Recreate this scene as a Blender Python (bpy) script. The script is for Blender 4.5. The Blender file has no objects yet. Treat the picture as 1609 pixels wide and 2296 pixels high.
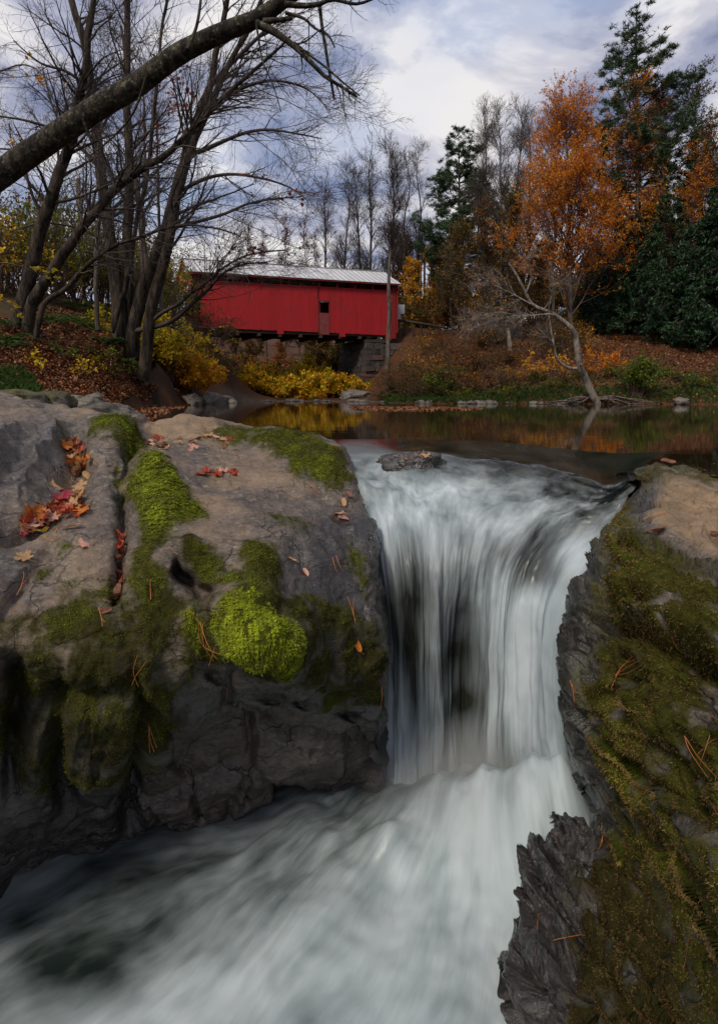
import bpy, math, random
import numpy as np

sc = bpy.context.scene
random.seed(7)
RNG = np.random.default_rng(11)

# ------------------------------------------------------------------ camera
F, CX = 1150.0, 804.5                     # photograph measured on a 1609 x 2296 grid
CAMZ = 0.5                                 # metres above the upper pool (z = 0)
PITCH = math.radians(5.0)                  # the rest of the downward view is lens shift: the trees stand upright
CY = 886.0 + F * math.tan(PITCH)           # row of the optical axis; the horizon is row 886
LOWZ = -2.12                               # level of the lower water
cam_d = bpy.data.cameras.new('camera')
cam_d.sensor_fit = 'HORIZONTAL'
cam_d.sensor_width = 24.0
cam_d.lens = 24.0 * F / 1609.0
cam_d.shift_y = -(1148.0 - CY) / 1609.0
cam_d.clip_start = 0.05
cam_d.clip_end = 3000.0
cam = bpy.data.objects.new('camera', cam_d)
cam.location = (0, 0, CAMZ)
cam.rotation_euler = (math.pi / 2 - PITCH, 0, 0)
sc.collection.objects.link(cam)
sc.camera = cam

# ------------------------------------------------------------------ sky and sun
SUN_EL, SUN_AZ = math.radians(48), math.radians(215)     # azimuth clockwise from +y: behind the camera, to the left
world = bpy.data.worlds.new('World')
sc.world = world
world.use_nodes = True
wn, wl = world.node_tree.nodes, world.node_tree.links
wn.clear()
w_out = wn.new('ShaderNodeOutputWorld')
w_bg = wn.new('ShaderNodeBackground')
w_bg.inputs['Strength'].default_value = 0.12
wl.new(w_bg.outputs[0], w_out.inputs[0])
w_sky = wn.new('ShaderNodeTexSky')
w_sky.sky_type = 'NISHITA'
w_sky.sun_disc = False
w_sky.sun_elevation = SUN_EL
w_sky.sun_rotation = SUN_AZ
w_sky.air_density = 1.3
w_sky.dust_density = 0.2
w_sky.ozone_density = 2.0
w_tc = wn.new('ShaderNodeTexCoord')
w_sep = wn.new('ShaderNodeSeparateXYZ')
wl.new(w_tc.outputs['Generated'], w_sep.inputs[0])
w_add = wn.new('ShaderNodeMath'); w_add.operation = 'ADD'; w_add.inputs[1].default_value = 0.22
w_abs = wn.new('ShaderNodeMath'); w_abs.operation = 'ABSOLUTE'
wl.new(w_sep.outputs[2], w_abs.inputs[0])
wl.new(w_abs.outputs[0], w_add.inputs[0])
w_dx = wn.new('ShaderNodeMath'); w_dx.operation = 'DIVIDE'
w_dy = wn.new('ShaderNodeMath'); w_dy.operation = 'DIVIDE'
for n, k in ((w_dx, 0), (w_dy, 1)):
    wl.new(w_sep.outputs[k], n.inputs[0]); wl.new(w_add.outputs[0], n.inputs[1])
w_cmb = wn.new('ShaderNodeCombineXYZ')
wl.new(w_dx.outputs[0], w_cmb.inputs[0]); wl.new(w_dy.outputs[0], w_cmb.inputs[1])
CLOUD_OFF = (8.1, 1.7, 0.0)
def w_noise(scale, detail, rough, dist, off):
    mp = wn.new('ShaderNodeMapping')
    mp.inputs['Location'].default_value = off
    mp.inputs['Scale'].default_value = (1.0, 1.15, 1.0)
    wl.new(w_cmb.outputs[0], mp.inputs[0])
    nz = wn.new('ShaderNodeTexNoise')
    nz.inputs['Scale'].default_value = scale
    nz.inputs['Detail'].default_value = detail
    nz.inputs['Roughness'].default_value = rough
    nz.inputs['Distortion'].default_value = dist
    wl.new(mp.outputs[0], nz.inputs['Vector'])
    return nz
def w_ramp(src, stops):
    r = wn.new('ShaderNodeValToRGB')
    r.color_ramp.interpolation = 'EASE'
    el = r.color_ramp.elements
    while len(el) > 1: el.remove(el[-1])
    el[0].position, el[0].color = stops[0][0], (*stops[0][1], 1)
    for p, c in stops[1:]:
        e = el.new(p); e.color = (*c, 1)
    wl.new(src, r.inputs[0])
    return r
w_n1 = w_noise(0.95, 4, 0.5, 0.2, CLOUD_OFF)              # where the cloud is thin
w_cov = w_ramp(w_n1.outputs['Fac'], [(0.30, (0.70,)*3), (0.40, (0.9,)*3), (0.48, (1,)*3)])
w_n2 = w_noise(2.5, 7, 0.55, 0.35, (2.7, 5.1, 0.0))          # light and dark cloud bellies
w_col = w_ramp(w_n2.outputs['Fac'], [(0.37, (0.85, 1.0, 1.6)), (0.45, (1.55, 1.65, 2.2)), (0.52, (2.5, 2.5, 2.85)), (0.60, (3.6, 3.5, 3.5))])
w_mix = wn.new('ShaderNodeMix'); w_mix.data_type = 'RGBA'
wl.new(w_cov.outputs[0], w_mix.inputs[0])
wl.new(w_sky.outputs[0], w_mix.inputs[6])
wl.new(w_col.outputs[0], w_mix.inputs[7])
w_gr = w_ramp(w_sep.outputs[2], [(0.0, (0,)*3), (0.004, (1,)*3)])   # below the horizon: dark earth
w_mix2 = wn.new('ShaderNodeMix'); w_mix2.data_type = 'RGBA'
w_mix2.inputs[6].default_value = (0.35, 0.30, 0.24, 1)
wl.new(w_gr.outputs[0], w_mix2.inputs[0])
wl.new(w_mix.outputs[2], w_mix2.inputs[7])
wl.new(w_mix2.outputs[2], w_bg.inputs[0])

sun_d = bpy.data.lights.new('sun', 'SUN')
sun_d.energy = 1.5
sun_d.angle = math.radians(14)
sun_d.color = (1.0, 0.89, 0.74)
sun = bpy.data.objects.new('sun', sun_d)
sun.rotation_euler = (math.pi / 2 - SUN_EL, 0, math.pi - SUN_AZ)
sc.collection.objects.link(sun)

sc.view_settings.view_transform = 'Standard'
sc.view_settings.look = 'None'
sc.view_settings.exposure = 1.0
sc.view_settings.gamma = 1.0
sc.view_settings.use_curve_mapping = False
sc.render.engine = 'CYCLES'
sc.cycles.use_denoising = True
sc.cycles.max_bounces = 6
sc.cycles.diffuse_bounces = 3
sc.cycles.glossy_bounces = 3
sc.cycles.transparent_max_bounces = 6
sc.cycles.caustics_reflective = False
sc.cycles.caustics_refractive = False

# ------------------------------------------------------------------ geometry helpers
CT, ST = math.cos(PITCH), math.sin(PITCH)
def ray(u, v):
    a = (np.asarray(u, float) - CX) / F
    b = -(np.asarray(v, float) - CY) / F
    return a, CT + b * ST, -ST + b * CT
def at(u, v, y):                     # point on the pixel's ray at forward distance y
    a, dy, dz = ray(u, v)
    s = np.asarray(y, float) / dy
    return np.stack([a * s, np.asarray(y, float) + 0 * s, CAMZ + dz * s], -1)
def gz(u, v, z=0.0):                 # point on the pixel's ray at height z
    a, dy, dz = ray(u, v)
    s = (z - CAMZ) / dz
    return np.stack([a * s, dy * s, z + 0 * s], -1)
def proj(P):
    P = np.asarray(P, float)
    x, y, z = P[..., 0], P[..., 1], P[..., 2] - CAMZ
    d = y * CT - z * ST
    h = y * ST + z * CT
    d = np.where(d > 1e-3, d, 1e-3)
    return CX + F * x / d, CY - F * h / d

_perm = np.random.default_rng(3).permutation(256)
_perm = np.concatenate([_perm, _perm, _perm])
_grad = np.random.default_rng(5).normal(size=(256, 3))
_grad /= np.linalg.norm(_grad, axis=1, keepdims=True)
def perlin(p):
    p = np.asarray(p, float)
    i = np.floor(p).astype(int); f = p - i; i &= 255
    w = f * f * f * (f * (f * 6 - 15) + 10)
    def g(a, b, c):
        h = _perm[_perm[_perm[i[..., 0] + a] + i[..., 1] + b] + i[..., 2] + c]
        gr = _grad[h]
        return gr[..., 0] * (f[..., 0] - a) + gr[..., 1] * (f[..., 1] - b) + gr[..., 2] * (f[..., 2] - c)
    def L(a, b, t): return a + (b - a) * t
    x0 = L(L(g(0,0,0), g(1,0,0), w[...,0]), L(g(0,1,0), g(1,1,0), w[...,0]), w[...,1])
    x1 = L(L(g(0,0,1), g(1,0,1), w[...,0]), L(g(0,1,1), g(1,1,1), w[...,0]), w[...,1])
    return L(x0, x1, w[...,2]) * 1.5
def fbm(p, octs=4, gain=0.5, ridge=False):
    s, a = 0, 1.0
    p = np.asarray(p, float)
    for k in range(octs):
        n = perlin(p * (2.03 ** k) + k * 17.3)
        if ridge: n = 1 - 2 * np.abs(n)
        s = s + a * n; a *= gain
    return s
def sstep(a, b, x):
    t = np.clip((x - a) / (b - a), 0, 1)
    return t * t * (3 - 2 * t)
def rbf(pts, vals, q, lin=True):
    pts = np.asarray(pts, float); vals = np.asarray(vals, float)
    n = len(pts)
    A = np.linalg.norm(pts[:, None] - pts[None], axis=2)
    M = np.zeros((n + 1, n + 1)); M[:n, :n] = A; M[:n, n] = 1; M[n, :n] = 1
    c = np.linalg.solve(M, np.append(vals, 0))
    q = np.asarray(q, float); sh = q.shape[:-1]; q = q.reshape(-1, q.shape[-1])
    out = np.empty(len(q))
    for k in range(0, len(q), 20000):
        out[k:k+20000] = np.linalg.norm(q[k:k+20000, None] - pts[None], axis=2) @ c[:n] + c[n]
    return out.reshape(sh)
def seg_dist(P, poly, closed=False):        # distance from 2-D points to a polyline
    P = np.asarray(P, float); poly = np.asarray(poly, float)
    d = np.full(P.shape[:-1], 1e9)
    m = len(poly) if closed else len(poly) - 1
    for k in range(m):
        a, b = poly[k], poly[(k + 1) % len(poly)]
        ab = b - a
        t = np.clip(((P - a) @ ab) / (ab @ ab + 1e-9), 0, 1)
        d = np.minimum(d, np.linalg.norm(P - (a + t[..., None] * ab), axis=-1))
    return d
def inside(P, poly):
    P = np.asarray(P, float); poly = np.asarray(poly, float)
    r = np.zeros(P.shape[:-1], bool)
    for k in range(len(poly)):
        (x0, y0), (x1, y1) = poly[k], poly[(k + 1) % len(poly)]
        c = ((y0 > P[..., 1]) != (y1 > P[..., 1])) & (P[..., 0] < (x1 - x0) * (P[..., 1] - y0) / (y1 - y0 + 1e-12) + x0)
        r ^= c
    return r
def signed(P, poly):                        # positive inside
    d = seg_dist(P, poly, True)
    return np.where(inside(P, poly), d, -d)

def catmull(ctrl, n, axis=0):
    c = np.moveaxis(np.asarray(ctrl, float), axis, 0)
    m = len(c)
    t = np.linspace(0, m - 1, n)
    i = np.minimum(t.astype(int), m - 2); f = (t - i).reshape((-1,) + (1,) * (c.ndim - 1))
    p = lambda k: c[np.clip(i + k, 0, m - 1)]
    a, b, d, e = p(-1), p(0), p(1), p(2)
    r = 0.5 * ((2 * b) + (d - a) * f + (2 * a - 5 * b + 4 * d - e) * f * f + (3 * b - a - 3 * d + e) * f ** 3)
    return np.moveaxis(r, 0, axis)
def grid_faces(nr, ncol, off=0, flip=False):
    a = (np.arange(nr - 1)[:, None] * ncol + np.arange(ncol - 1)[None]).ravel() + off
    q = np.stack([a, a + 1, a + 1 + ncol, a + ncol], 1)
    return q[:, ::-1] if flip else q
def grid_normals(G):
    du = np.gradient(G, axis=1); dv = np.gradient(G, axis=0)
    n = np.cross(du, dv)
    return n / (np.linalg.norm(n, axis=-1, keepdims=True) + 1e-12)

COL = sc.collection
def mesh_np(name, V, faces, mat=None, smooth=True, attrs=None, mats=None, mat_idx=None):
    V = np.asarray(V, np.float32).reshape(-1, 3); faces = np.asarray(faces, np.int32)
    me = bpy.data.meshes.new(name)
    k = faces.shape[1]; n = len(faces)
    me.vertices.add(len(V)); me.vertices.foreach_set('co', V.ravel())
    me.loops.add(n * k); me.loops.foreach_set('vertex_index', faces.ravel())
    me.polygons.add(n)
    me.polygons.foreach_set('loop_start', np.arange(n, dtype=np.int32) * k)
    me.polygons.foreach_set('loop_total', np.full(n, k, np.int32))
    me.polygons.foreach_set('use_smooth', np.full(n, bool(smooth)))
    for an, av in (attrs or {}).items():
        at_ = me.attributes.new(an, 'FLOAT', 'POINT')
        at_.data.foreach_set('value', np.asarray(av, np.float32).ravel())
    for m in (mats or ([mat] if mat else [])): me.materials.append(m)
    if mat_idx is not None: me.polygons.foreach_set('material_index', np.asarray(mat_idx, np.int32))
    me.update(calc_edges=True)
    return me
def link(name, me, parent=None):
    o = bpy.data.objects.new(name, me)
    COL.objects.link(o)
    if parent is not None: o.parent = parent
    return o
def tag(o, label, cat, group=None, kind=None):
    if label: o['label'] = label
    if cat: o['category'] = cat
    if group: o['group'] = group
    if kind: o['kind'] = kind
    return o
def empty(name, loc=(0, 0, 0)):
    o = bpy.data.objects.new(name, None)
    o.empty_display_size = 0.2
    o.location = loc
    COL.objects.link(o)
    return o
def part(name, me, root):                   # world-space mesh under an Empty that may be moved off the origin
    o = link(name, me, root)
    l = root.location
    q = root.parent
    if q is not None: l = l + q.location
    o.location = (-l[0], -l[1], -l[2])
    return o
def box_verts(x0, x1, y0, y1, z0, z1):
    return np.array([[x0,y0,z0],[x1,y0,z0],[x1,y1,z0],[x0,y1,z0],[x0,y0,z1],[x1,y0,z1],[x1,y1,z1],[x0,y1,z1]], float)
BOXF = np.array([[0,3,2,1],[4,5,6,7],[0,1,5,4],[1,2,6,5],[2,3,7,6],[3,0,4,7]])
def tubes(P, R, k=5, cap=False):            # P (N,n,3), R (N,n) -> verts, quads
    P = np.asarray(P, float); R = np.asarray(R, float)
    N, n = R.shape
    T = np.gradient(P, axis=1)
    T /= np.linalg.norm(T, axis=2, keepdims=True) + 1e-9
    mean = T.mean(1); ref = np.where(np.abs(mean[:, 2:3]) > 0.8, np.array([[1.0, 0.13, 0]]), np.array([[0, 0.1, 1.0]]))
    A = np.cross(T, ref[:, None]); A /= np.linalg.norm(A, axis=2, keepdims=True) + 1e-9
    B = np.cross(T, A)
    th = np.arange(k) / k * 2 * np.pi
    V = P[:, :, None] + R[:, :, None, None] * (A[:, :, None] * np.cos(th)[:, None] + B[:, :, None] * np.sin(th)[:, None])
    idx = np.arange(N * n * k).reshape(N, n, k)
    a = idx[:, :-1]; b = idx[:, 1:]
    q = np.stack([a, np.roll(a, -1, 2), np.roll(b, -1, 2), b], -1).reshape(-1, 4)
    return V.reshape(-1, 3), q
def join(parts):
    V, Q, o = [], [], 0
    for v, q in parts:
        if len(v) == 0: continue
        V.append(v); Q.append(q + o); o += len(v)
    return np.concatenate(V), np.concatenate(Q)

def facets(P, n, seed, scale=(1, 1, 1), warp=0.12):
    """angular fracture planes: every cell of a random cell pattern tilts its own way"""
    rng = np.random.default_rng(seed)
    q = P * np.asarray(scale, float)
    q = q + warp * np.stack([fbm(q * 1.7 + k * 9.1, 3) for k in range(3)], -1)
    sh = q.shape[:-1]; q = q.reshape(-1, 3)
    lo, hi = q.min(0), q.max(0)
    c = q[rng.integers(0, len(q), n)]
    dirs = rng.normal(size=(n, 3)); dirs /= np.linalg.norm(dirs, axis=1, keepdims=True)
    off = rng.normal(0, 0.35, n)
    out = np.empty(len(q)); edge = np.empty(len(q))
    cc = (c ** 2).sum(1)
    for k in range(0, len(q), 20000):
        d = (q[k:k+20000] ** 2).sum(1)[:, None] - 2 * q[k:k+20000] @ c.T + cc[None]
        i = d.argmin(1); r = np.arange(len(i))
        d1 = np.sqrt(np.maximum(d[r, i], 0)); d[r, i] = 1e9; d2 = np.sqrt(np.maximum(d.min(1), 0))
        w = (hi - lo).max() / n ** 0.5
        out[k:k+20000] = ((q[k:k+20000] - c[i]) * dirs[i]).sum(1) / w + off[i]
        edge[k:k+20000] = (d2 - d1) / w
    out, edge = out.reshape(sh), edge.reshape(sh)
    for _ in range(3):                       # ease the fracture steps over the mesh spacing
        p = np.pad(out, 1, mode='edge')
        out = (p[:-2, 1:-1] + p[2:, 1:-1] + p[1:-1, :-2] + p[1:-1, 2:] + 2 * p[1:-1, 1:-1]) / 6
    return out, edge
# ------------------------------------------------------------------ materials
class NT:
    def __init__(s, name):
        s.m = bpy.data.materials.new(name); s.m.use_nodes = True
        s.n, s.l = s.m.node_tree.nodes, s.m.node_tree.links
        s.n.clear()
        s.out = s.n.new('ShaderNodeOutputMaterial')
        s._tc = None
    def tc(s):
        if s._tc is None: s._tc = s.n.new('ShaderNodeTexCoord')
        return s._tc.outputs['Object']
    def val(s, sock, x):
        if hasattr(x, 'is_linked'): s.l.new(x, sock)
        elif isinstance(x, (tuple, list)): sock.default_value = (*x, 1) if len(x) == 3 and sock.type == 'RGBA' else x
        else: sock.default_value = x
    def attr(s, name):
        a = s.n.new('ShaderNodeAttribute'); a.attribute_name = name
        return a.outputs['Fac']
    def mapping(s, vec, scale=(1,1,1), rot=(0,0,0), loc=(0,0,0)):
        m = s.n.new('ShaderNodeMapping')
        m.inputs['Scale'].default_value = scale; m.inputs['Rotation'].default_value = rot; m.inputs['Location'].default_value = loc
        s.l.new(vec, m.inputs[0]); return m.outputs[0]
    def noise(s, scale, detail=4, rough=0.55, vec=None, dist=0.0):
        n = s.n.new('ShaderNodeTexNoise')
        n.inputs['Scale'].default_value = scale; n.inputs['Detail'].default_value = detail
        n.inputs['Roughness'].default_value = rough; n.inputs['Distortion'].default_value = dist
        s.l.new(vec if vec is not None else s.tc(), n.inputs['Vector']); return n.outputs['Fac']
    def ramp(s, src, stops, ease=False):
        r = s.n.new('ShaderNodeValToRGB'); el = r.color_ramp.elements
        if ease: r.color_ramp.interpolation = 'EASE'
        while len(el) > 1: el.remove(el[-1])
        c3 = lambda c: (*c, 1) if isinstance(c, (tuple, list)) else (c, c, c, 1)
        el[0].position, el[0].color = stops[0][0], c3(stops[0][1])
        for p, c in stops[1:]:
            e = el.new(p); e.color = c3(c)
        s.l.new(src, r.inputs[0]); return r.outputs[0]
    def math(s, op, a, b=None, clamp=False):
        m = s.n.new('ShaderNodeMath'); m.operation = op; m.use_clamp = clamp
        s.val(m.inputs[0], a)
        if b is not None: s.val(m.inputs[1], b)
        return m.outputs[0]
    def mix(s, fac, a, b, mode='MIX'):
        m = s.n.new('ShaderNodeMix'); m.data_type = 'RGBA'; m.blend_type = mode
        s.val(m.inputs[0], fac); s.val(m.inputs[6], a); s.val(m.inputs[7], b); return m.outputs[2]
    def bump(s, h, strength=0.5, dist=0.02, normal=None):
        b = s.n.new('ShaderNodeBump'); b.inputs['Strength'].default_value = strength; b.inputs['Distance'].default_value = dist
        s.l.new(h, b.inputs['Height'])
        if normal is not None: s.l.new(normal, b.inputs['Normal'])
        return b.outputs[0]
    def bsdf(s, color, rough=0.7, spec=0.5, normal=None, metal=0.0, ior=None):
        b = s.n.new('ShaderNodeBsdfPrincipled')
        s.val(b.inputs['Base Color'], color); s.val(b.inputs['Roughness'], rough)
        s.val(b.inputs['Specular IOR Level'], spec); s.val(b.inputs['Metallic'], metal)
        if ior: b.inputs['IOR'].default_value = ior
        if normal is not None: s.l.new(normal, b.inputs['Normal'])
        return b.outputs[0]
    def mixsh(s, fac, a, b):
        m = s.n.new('ShaderNodeMixShader'); s.val(m.inputs[0], fac)
        s.l.new(a, m.inputs[1]); s.l.new(b, m.inputs[2]); return m.outputs[0]
    def done(s, sh):
        s.l.new(sh, s.out.inputs[0]); return s.m

def mat_simple(name, c1, c2, scale=8, rough=0.75, bump=0.3, bdist=0.01, stretch=(1,1,1), spec=0.4, metal=0.0):
    t = NT(name)
    v = t.mapping(t.tc(), stretch)
    n = t.noise(scale, 5, 0.6, v)
    c = t.mix(t.ramp(n, [(0.3, 0.0), (0.7, 1.0)]), c1, c2)
    nb = t.bump(t.noise(scale * 3, 4, 0.6, v), bump, bdist)
    return t.done(t.bsdf(c, rough, spec, nb, metal))

def mat_leaf(name, cols, trans=0.45, rough=0.55, hue=0.0):
    """leaf colours by the per-leaf random attribute 'rnd'"""
    t = NT(name)
    r = t.attr('rnd')
    n = len(cols)
    c = t.ramp(r, [(k / max(n - 1, 1), cols[k]) for k in range(n)])
    d = t.bsdf(c, rough, 0.3)
    tr = t.n.new('ShaderNodeBsdfTranslucent'); t.val(tr.inputs[0], c)
    return t.done(t.mixsh(trans, d, tr.outputs[0]))

def mat_bark(name, dark, light, lichen=None, lich_amt=0.55, scale=6.0, bump=0.9, bd=0.03):
    t = NT(name)
    v = t.mapping(t.tc(), (1, 1, 0.22))
    n = t.noise(scale, 6, 0.65, v)
    c = t.mix(t.ramp(n, [(0.42, 0.0), (0.60, 1.0)]), dark, light)
    if lichen:
        l = t.noise(scale * 1.3, 5, 0.7)
        c = t.mix(t.ramp(l, [(lich_amt, 0.0), (lich_amt + 0.08, 0.85)]), c, lichen)
    nb = t.bump(t.noise(scale * 3, 5, 0.65, v), bump, bd)
    return t.done(t.bsdf(c, 0.85, 0.25, nb))

def rock_material(name, base1, base2, tan=(0.30, 0.20, 0.11), grain_rot=(0, 0, 0), grain=(1, 1, 6), wet_rough=0.2):
    t = NT(name)
    v = t.mapping(t.tc(), grain, grain_rot)
    n1 = t.noise(2.2, 6, 0.62)
    n2 = t.noise(5.0, 6, 0.65, v, 0.4)
    n3 = t.noise(60.0, 4, 0.7); n4 = t.noise(16.0, 6, 0.7, v, 0.8)
    c = t.mix(t.ramp(n1, [(0.30, 0.0), (0.70, 1.0)]), base1, base2)
    c = t.mix(t.ramp(n2, [(0.38, 0.75), (0.56, 0.0)]), c, (0.018, 0.016, 0.015))
    c = t.mix(t.ramp(n3, [(0.42, 0.0), (0.8, 0.35)]), c, (0.24, 0.215, 0.19))
    c = t.mix(t.ramp(n4, [(0.50, 0.0), (0.66, 0.55)]), c, (0.27, 0.215, 0.165))
    c = t.mix(t.ramp(n4, [(0.30, 0.6), (0.44, 0.0)]), c, (0.02, 0.018, 0.016))
    vo = t.n.new('ShaderNodeTexVoronoi'); vo.feature = 'DISTANCE_TO_EDGE'; vo.inputs['Scale'].default_value = 2.6
    wv = t.n.new('ShaderNodeVectorMath'); wv.operation = 'ADD'
    wn_ = t.n.new('ShaderNodeTexNoise'); wn_.inputs['Scale'].default_value = 3.5; wn_.inputs['Detail'].default_value = 4
    t.l.new(t.tc(), wn_.inputs['Vector'])
    ws = t.n.new('ShaderNodeVectorMath'); ws.operation = 'SCALE'; ws.inputs['Scale'].default_value = 0.55
    t.l.new(wn_.outputs['Color'], ws.inputs[0])
    t.l.new(t.mapping(t.tc(), (1.0, 0.7, 1.6), (0.2, 0.5, 0.3)), wv.inputs[0]); t.l.new(ws.outputs[0], wv.inputs[1]); t.l.new(wv.outputs[0], vo.inputs['Vector'])
    crack = t.math('MULTIPLY', t.ramp(vo.outputs['Distance'], [(0.0, 1.0), (0.022, 0.0)]), t.ramp(n1, [(0.42, 0.0), (0.52, 1.0)]))
    c = t.mix(t.math('MULTIPLY', crack, 0.85), c, (0.010, 0.009, 0.008))
    ta = t.attr('tan')
    tn = t.mix(t.ramp(t.noise(7, 5, 0.65), [(0.35, 0.0), (0.65, 1.0)]), tan, tuple(x * 0.55 for x in tan))
    tn = t.mix(t.ramp(t.noise(22, 5, 0.7), [(0.56, 0.0), (0.66, 0.6)]), tn, (0.06, 0.045, 0.03))
    c = t.mix(ta, c, tn)
    wet = t.attr('wet')
    c = t.mix(wet, c, t.mix(1.0, c, (0.24, 0.24, 0.26), 'MULTIPLY'))
    li = t.math('MULTIPLY', t.ramp(t.noise(14, 5, 0.75), [(0.58, 0.0), (0.64, 0.8)]), t.attr('lichen'))
    c = t.mix(li, c, (0.30, 0.28, 0.17))
    ms = t.attr('moss')
    mnoise = t.noise(30, 5, 0.7)
    mg = t.mix(t.attr('mtint'), (0.026, 0.021, 0.008), (0.115, 0.145, 0.009))
    mg = t.mix(t.ramp(mnoise, [(0.35, 0.65), (0.62, 0.0)]), mg, (0.012, 0.010, 0.004))
    c2 = t.mix(ms, c, mg)
    r0 = t.math('SUBTRACT', t.ramp(t.noise(9, 4, 0.6), [(0.3, 0.42), (0.7, 0.62)]), t.math('MULTIPLY', wet, 0.42 - wet_rough + 0.12))
    rr = t.mix(ms, r0, (0.9, 0.9, 0.9))
    b1 = t.bump(n4, 0.7, 0.012, t.bump(n2, 0.6, 0.025))
    b2 = t.bump(t.math('SUBTRACT', n3, t.math('MULTIPLY', crack, 2.5)), 0.6, 0.007, b1)
    b3 = t.bump(mnoise, 0.2, 0.01, b2)
    spec = t.math('MULTIPLY', t.math('ADD', 0.5, t.math('MULTIPLY', wet, 0.5)), t.math('SUBTRACT', 1.0, t.math('MULTIPLY', ms, 0.92)))
    return t.done(t.bsdf(c2, rr, spec, b3))

M_rock_left = rock_material('rock_slate', (0.058, 0.043, 0.035), (0.135, 0.097, 0.074), grain_rot=(0.3, 0.5, 0.2), grain=(1.2, 1.2, 5))
M_rock_right = rock_material('rock_schist', (0.065, 0.055, 0.048), (0.14, 0.115, 0.095), grain_rot=(0.0, 0.55, 0.3), grain=(5, 5, 0.7))
M_rock_bank = rock_material('rock_bank', (0.085, 0.072, 0.065), (0.16, 0.135, 0.115), grain_rot=(0.2, 0.6, 0.1), grain=(1, 1, 4))

def mat_moss(name, stops):
    t = NT(name)
    c = t.ramp(t.attr('rnd'), stops)
    d = t.bsdf(c, 0.7, 0.25)
    tr = t.n.new('ShaderNodeBsdfTranslucent'); t.val(tr.inputs[0], c)
    return t.done(t.mixsh(0.3, d, tr.outputs[0]))
M_moss = mat_moss('moss_fronds', [(0.0, (0.026, 0.018, 0.006)), (0.28, (0.065, 0.062, 0.007)), (0.6, (0.16, 0.185, 0.009)), (1.0, (0.38, 0.45, 0.018))])
M_moss_brown = mat_moss('moss_fronds_dry', [(0.0, (0.045, 0.027, 0.010)), (0.40, (0.17, 0.105, 0.035)), (0.68, (0.24, 0.185, 0.038)), (1.0, (0.36, 0.37, 0.025))])

def water_pool():
    t = NT('pool_water')
    v = t.mapping(t.tc(), (0.5, 1.6, 1))
    n1 = t.noise(1.6, 3, 0.5, v)
    n2 = t.noise(9.0, 2, 0.5, v)
    b = t.bump(n1, 0.035, 0.05); b = t.bump(n2, 0.02, 0.01, b)
    c = t.mix(t.ramp(t.noise(0.35, 4, 0.6), [(0.35, 0.0), (0.7, 1.0)]), (0.010, 0.007, 0.004), (0.030, 0.017, 0.007))
    return t.done(t.bsdf(c, 0.035, 0.5, b, ior=1.33))
M_pool = water_pool()

def white_water(name, fall):
    """dark clear water turning to white froth where the 'foam' value is high, streaked along the flow (attributes fs, ft)"""
    t = NT(name)
    cx = t.n.new('ShaderNodeCombineXYZ')
    t.l.new(t.attr('fs'), cx.inputs[0]); t.l.new(t.attr('ft'), cx.inputs[1])
    fv = cx.outputs[0]
    s1 = t.noise(1.0, 4 if fall else 3.5, 0.52, t.mapping(fv, (7, 0.6, 1)) if fall else t.mapping(fv, (3.0, 1.3, 1)), 0.4 if fall else 0.15)
    s2 = t.noise(1.0, 4, 0.6, t.mapping(fv, (24, 1.2, 1)) if fall else t.mapping(fv, (9, 2.0, 1)), 0.15)
    s3 = t.noise(1.0, 3, 0.6, t.mapping(fv, (70, 2.2, 1)) if fall else t.mapping(fv, (26, 2.6, 1)), 0.1)
    w3 = (0.68, 0.23, 0.09) if fall else (0.62, 0.28, 0.10)
    st = t.math('ADD', t.math('MULTIPLY', s1, w3[0]), t.math('ADD', t.math('MULTIPLY', s2, w3[1]), t.math('MULTIPLY', s3, w3[2])))
    foam = t.attr('foam')
    k = 2.0 if fall else 2.3
    fac = t.math('ADD', foam, t.math('MULTIPLY', t.math('SUBTRACT', st, 0.5), t.math('MULTIPLY', t.attr('fvar'), k)))
    fac = t.ramp(fac, [(0.04, 0.0), (0.5, 0.52), (0.95, 1.0)])
    wc = t.mix(t.ramp(s1, [(0.35, 0.0), (0.65, 1.0)]), (0.009, 0.010, 0.008), (0.026, 0.027, 0.022)) if fall else t.mix(t.ramp(s1, [(0.35, 0.0), (0.65, 1.0)]), (0.007, 0.012, 0.011), (0.022, 0.032, 0.029))
    nb = t.bump(st, 0.25 if fall else 0.15, 0.05)
    dark = t.bsdf(wc, t.math('ADD', 0.05, t.math('MULTIPLY', foam, 1.0)) if fall else 0.22, 0.5, nb, ior=1.33)
    fcol = t.mix(t.ramp(st, [(0.35, 0.0), (0.62, 1.0)]), (0.31, 0.39, 0.42), (0.48, 0.545, 0.585))
    nb2 = t.bump(st, 0.12, 0.05)
    fd = t.bsdf(fcol, 0.55, 0.25, nb2)
    tr = t.n.new('ShaderNodeBsdfTranslucent'); t.val(tr.inputs[0], fcol)
    fo = t.mixsh(0.15, fd, tr.outputs[0])
    return t.done(t.mixsh(fac, dark, fo))
M_fall = white_water('falling_water', True)
M_plunge = white_water('plunge_water', False)
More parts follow.
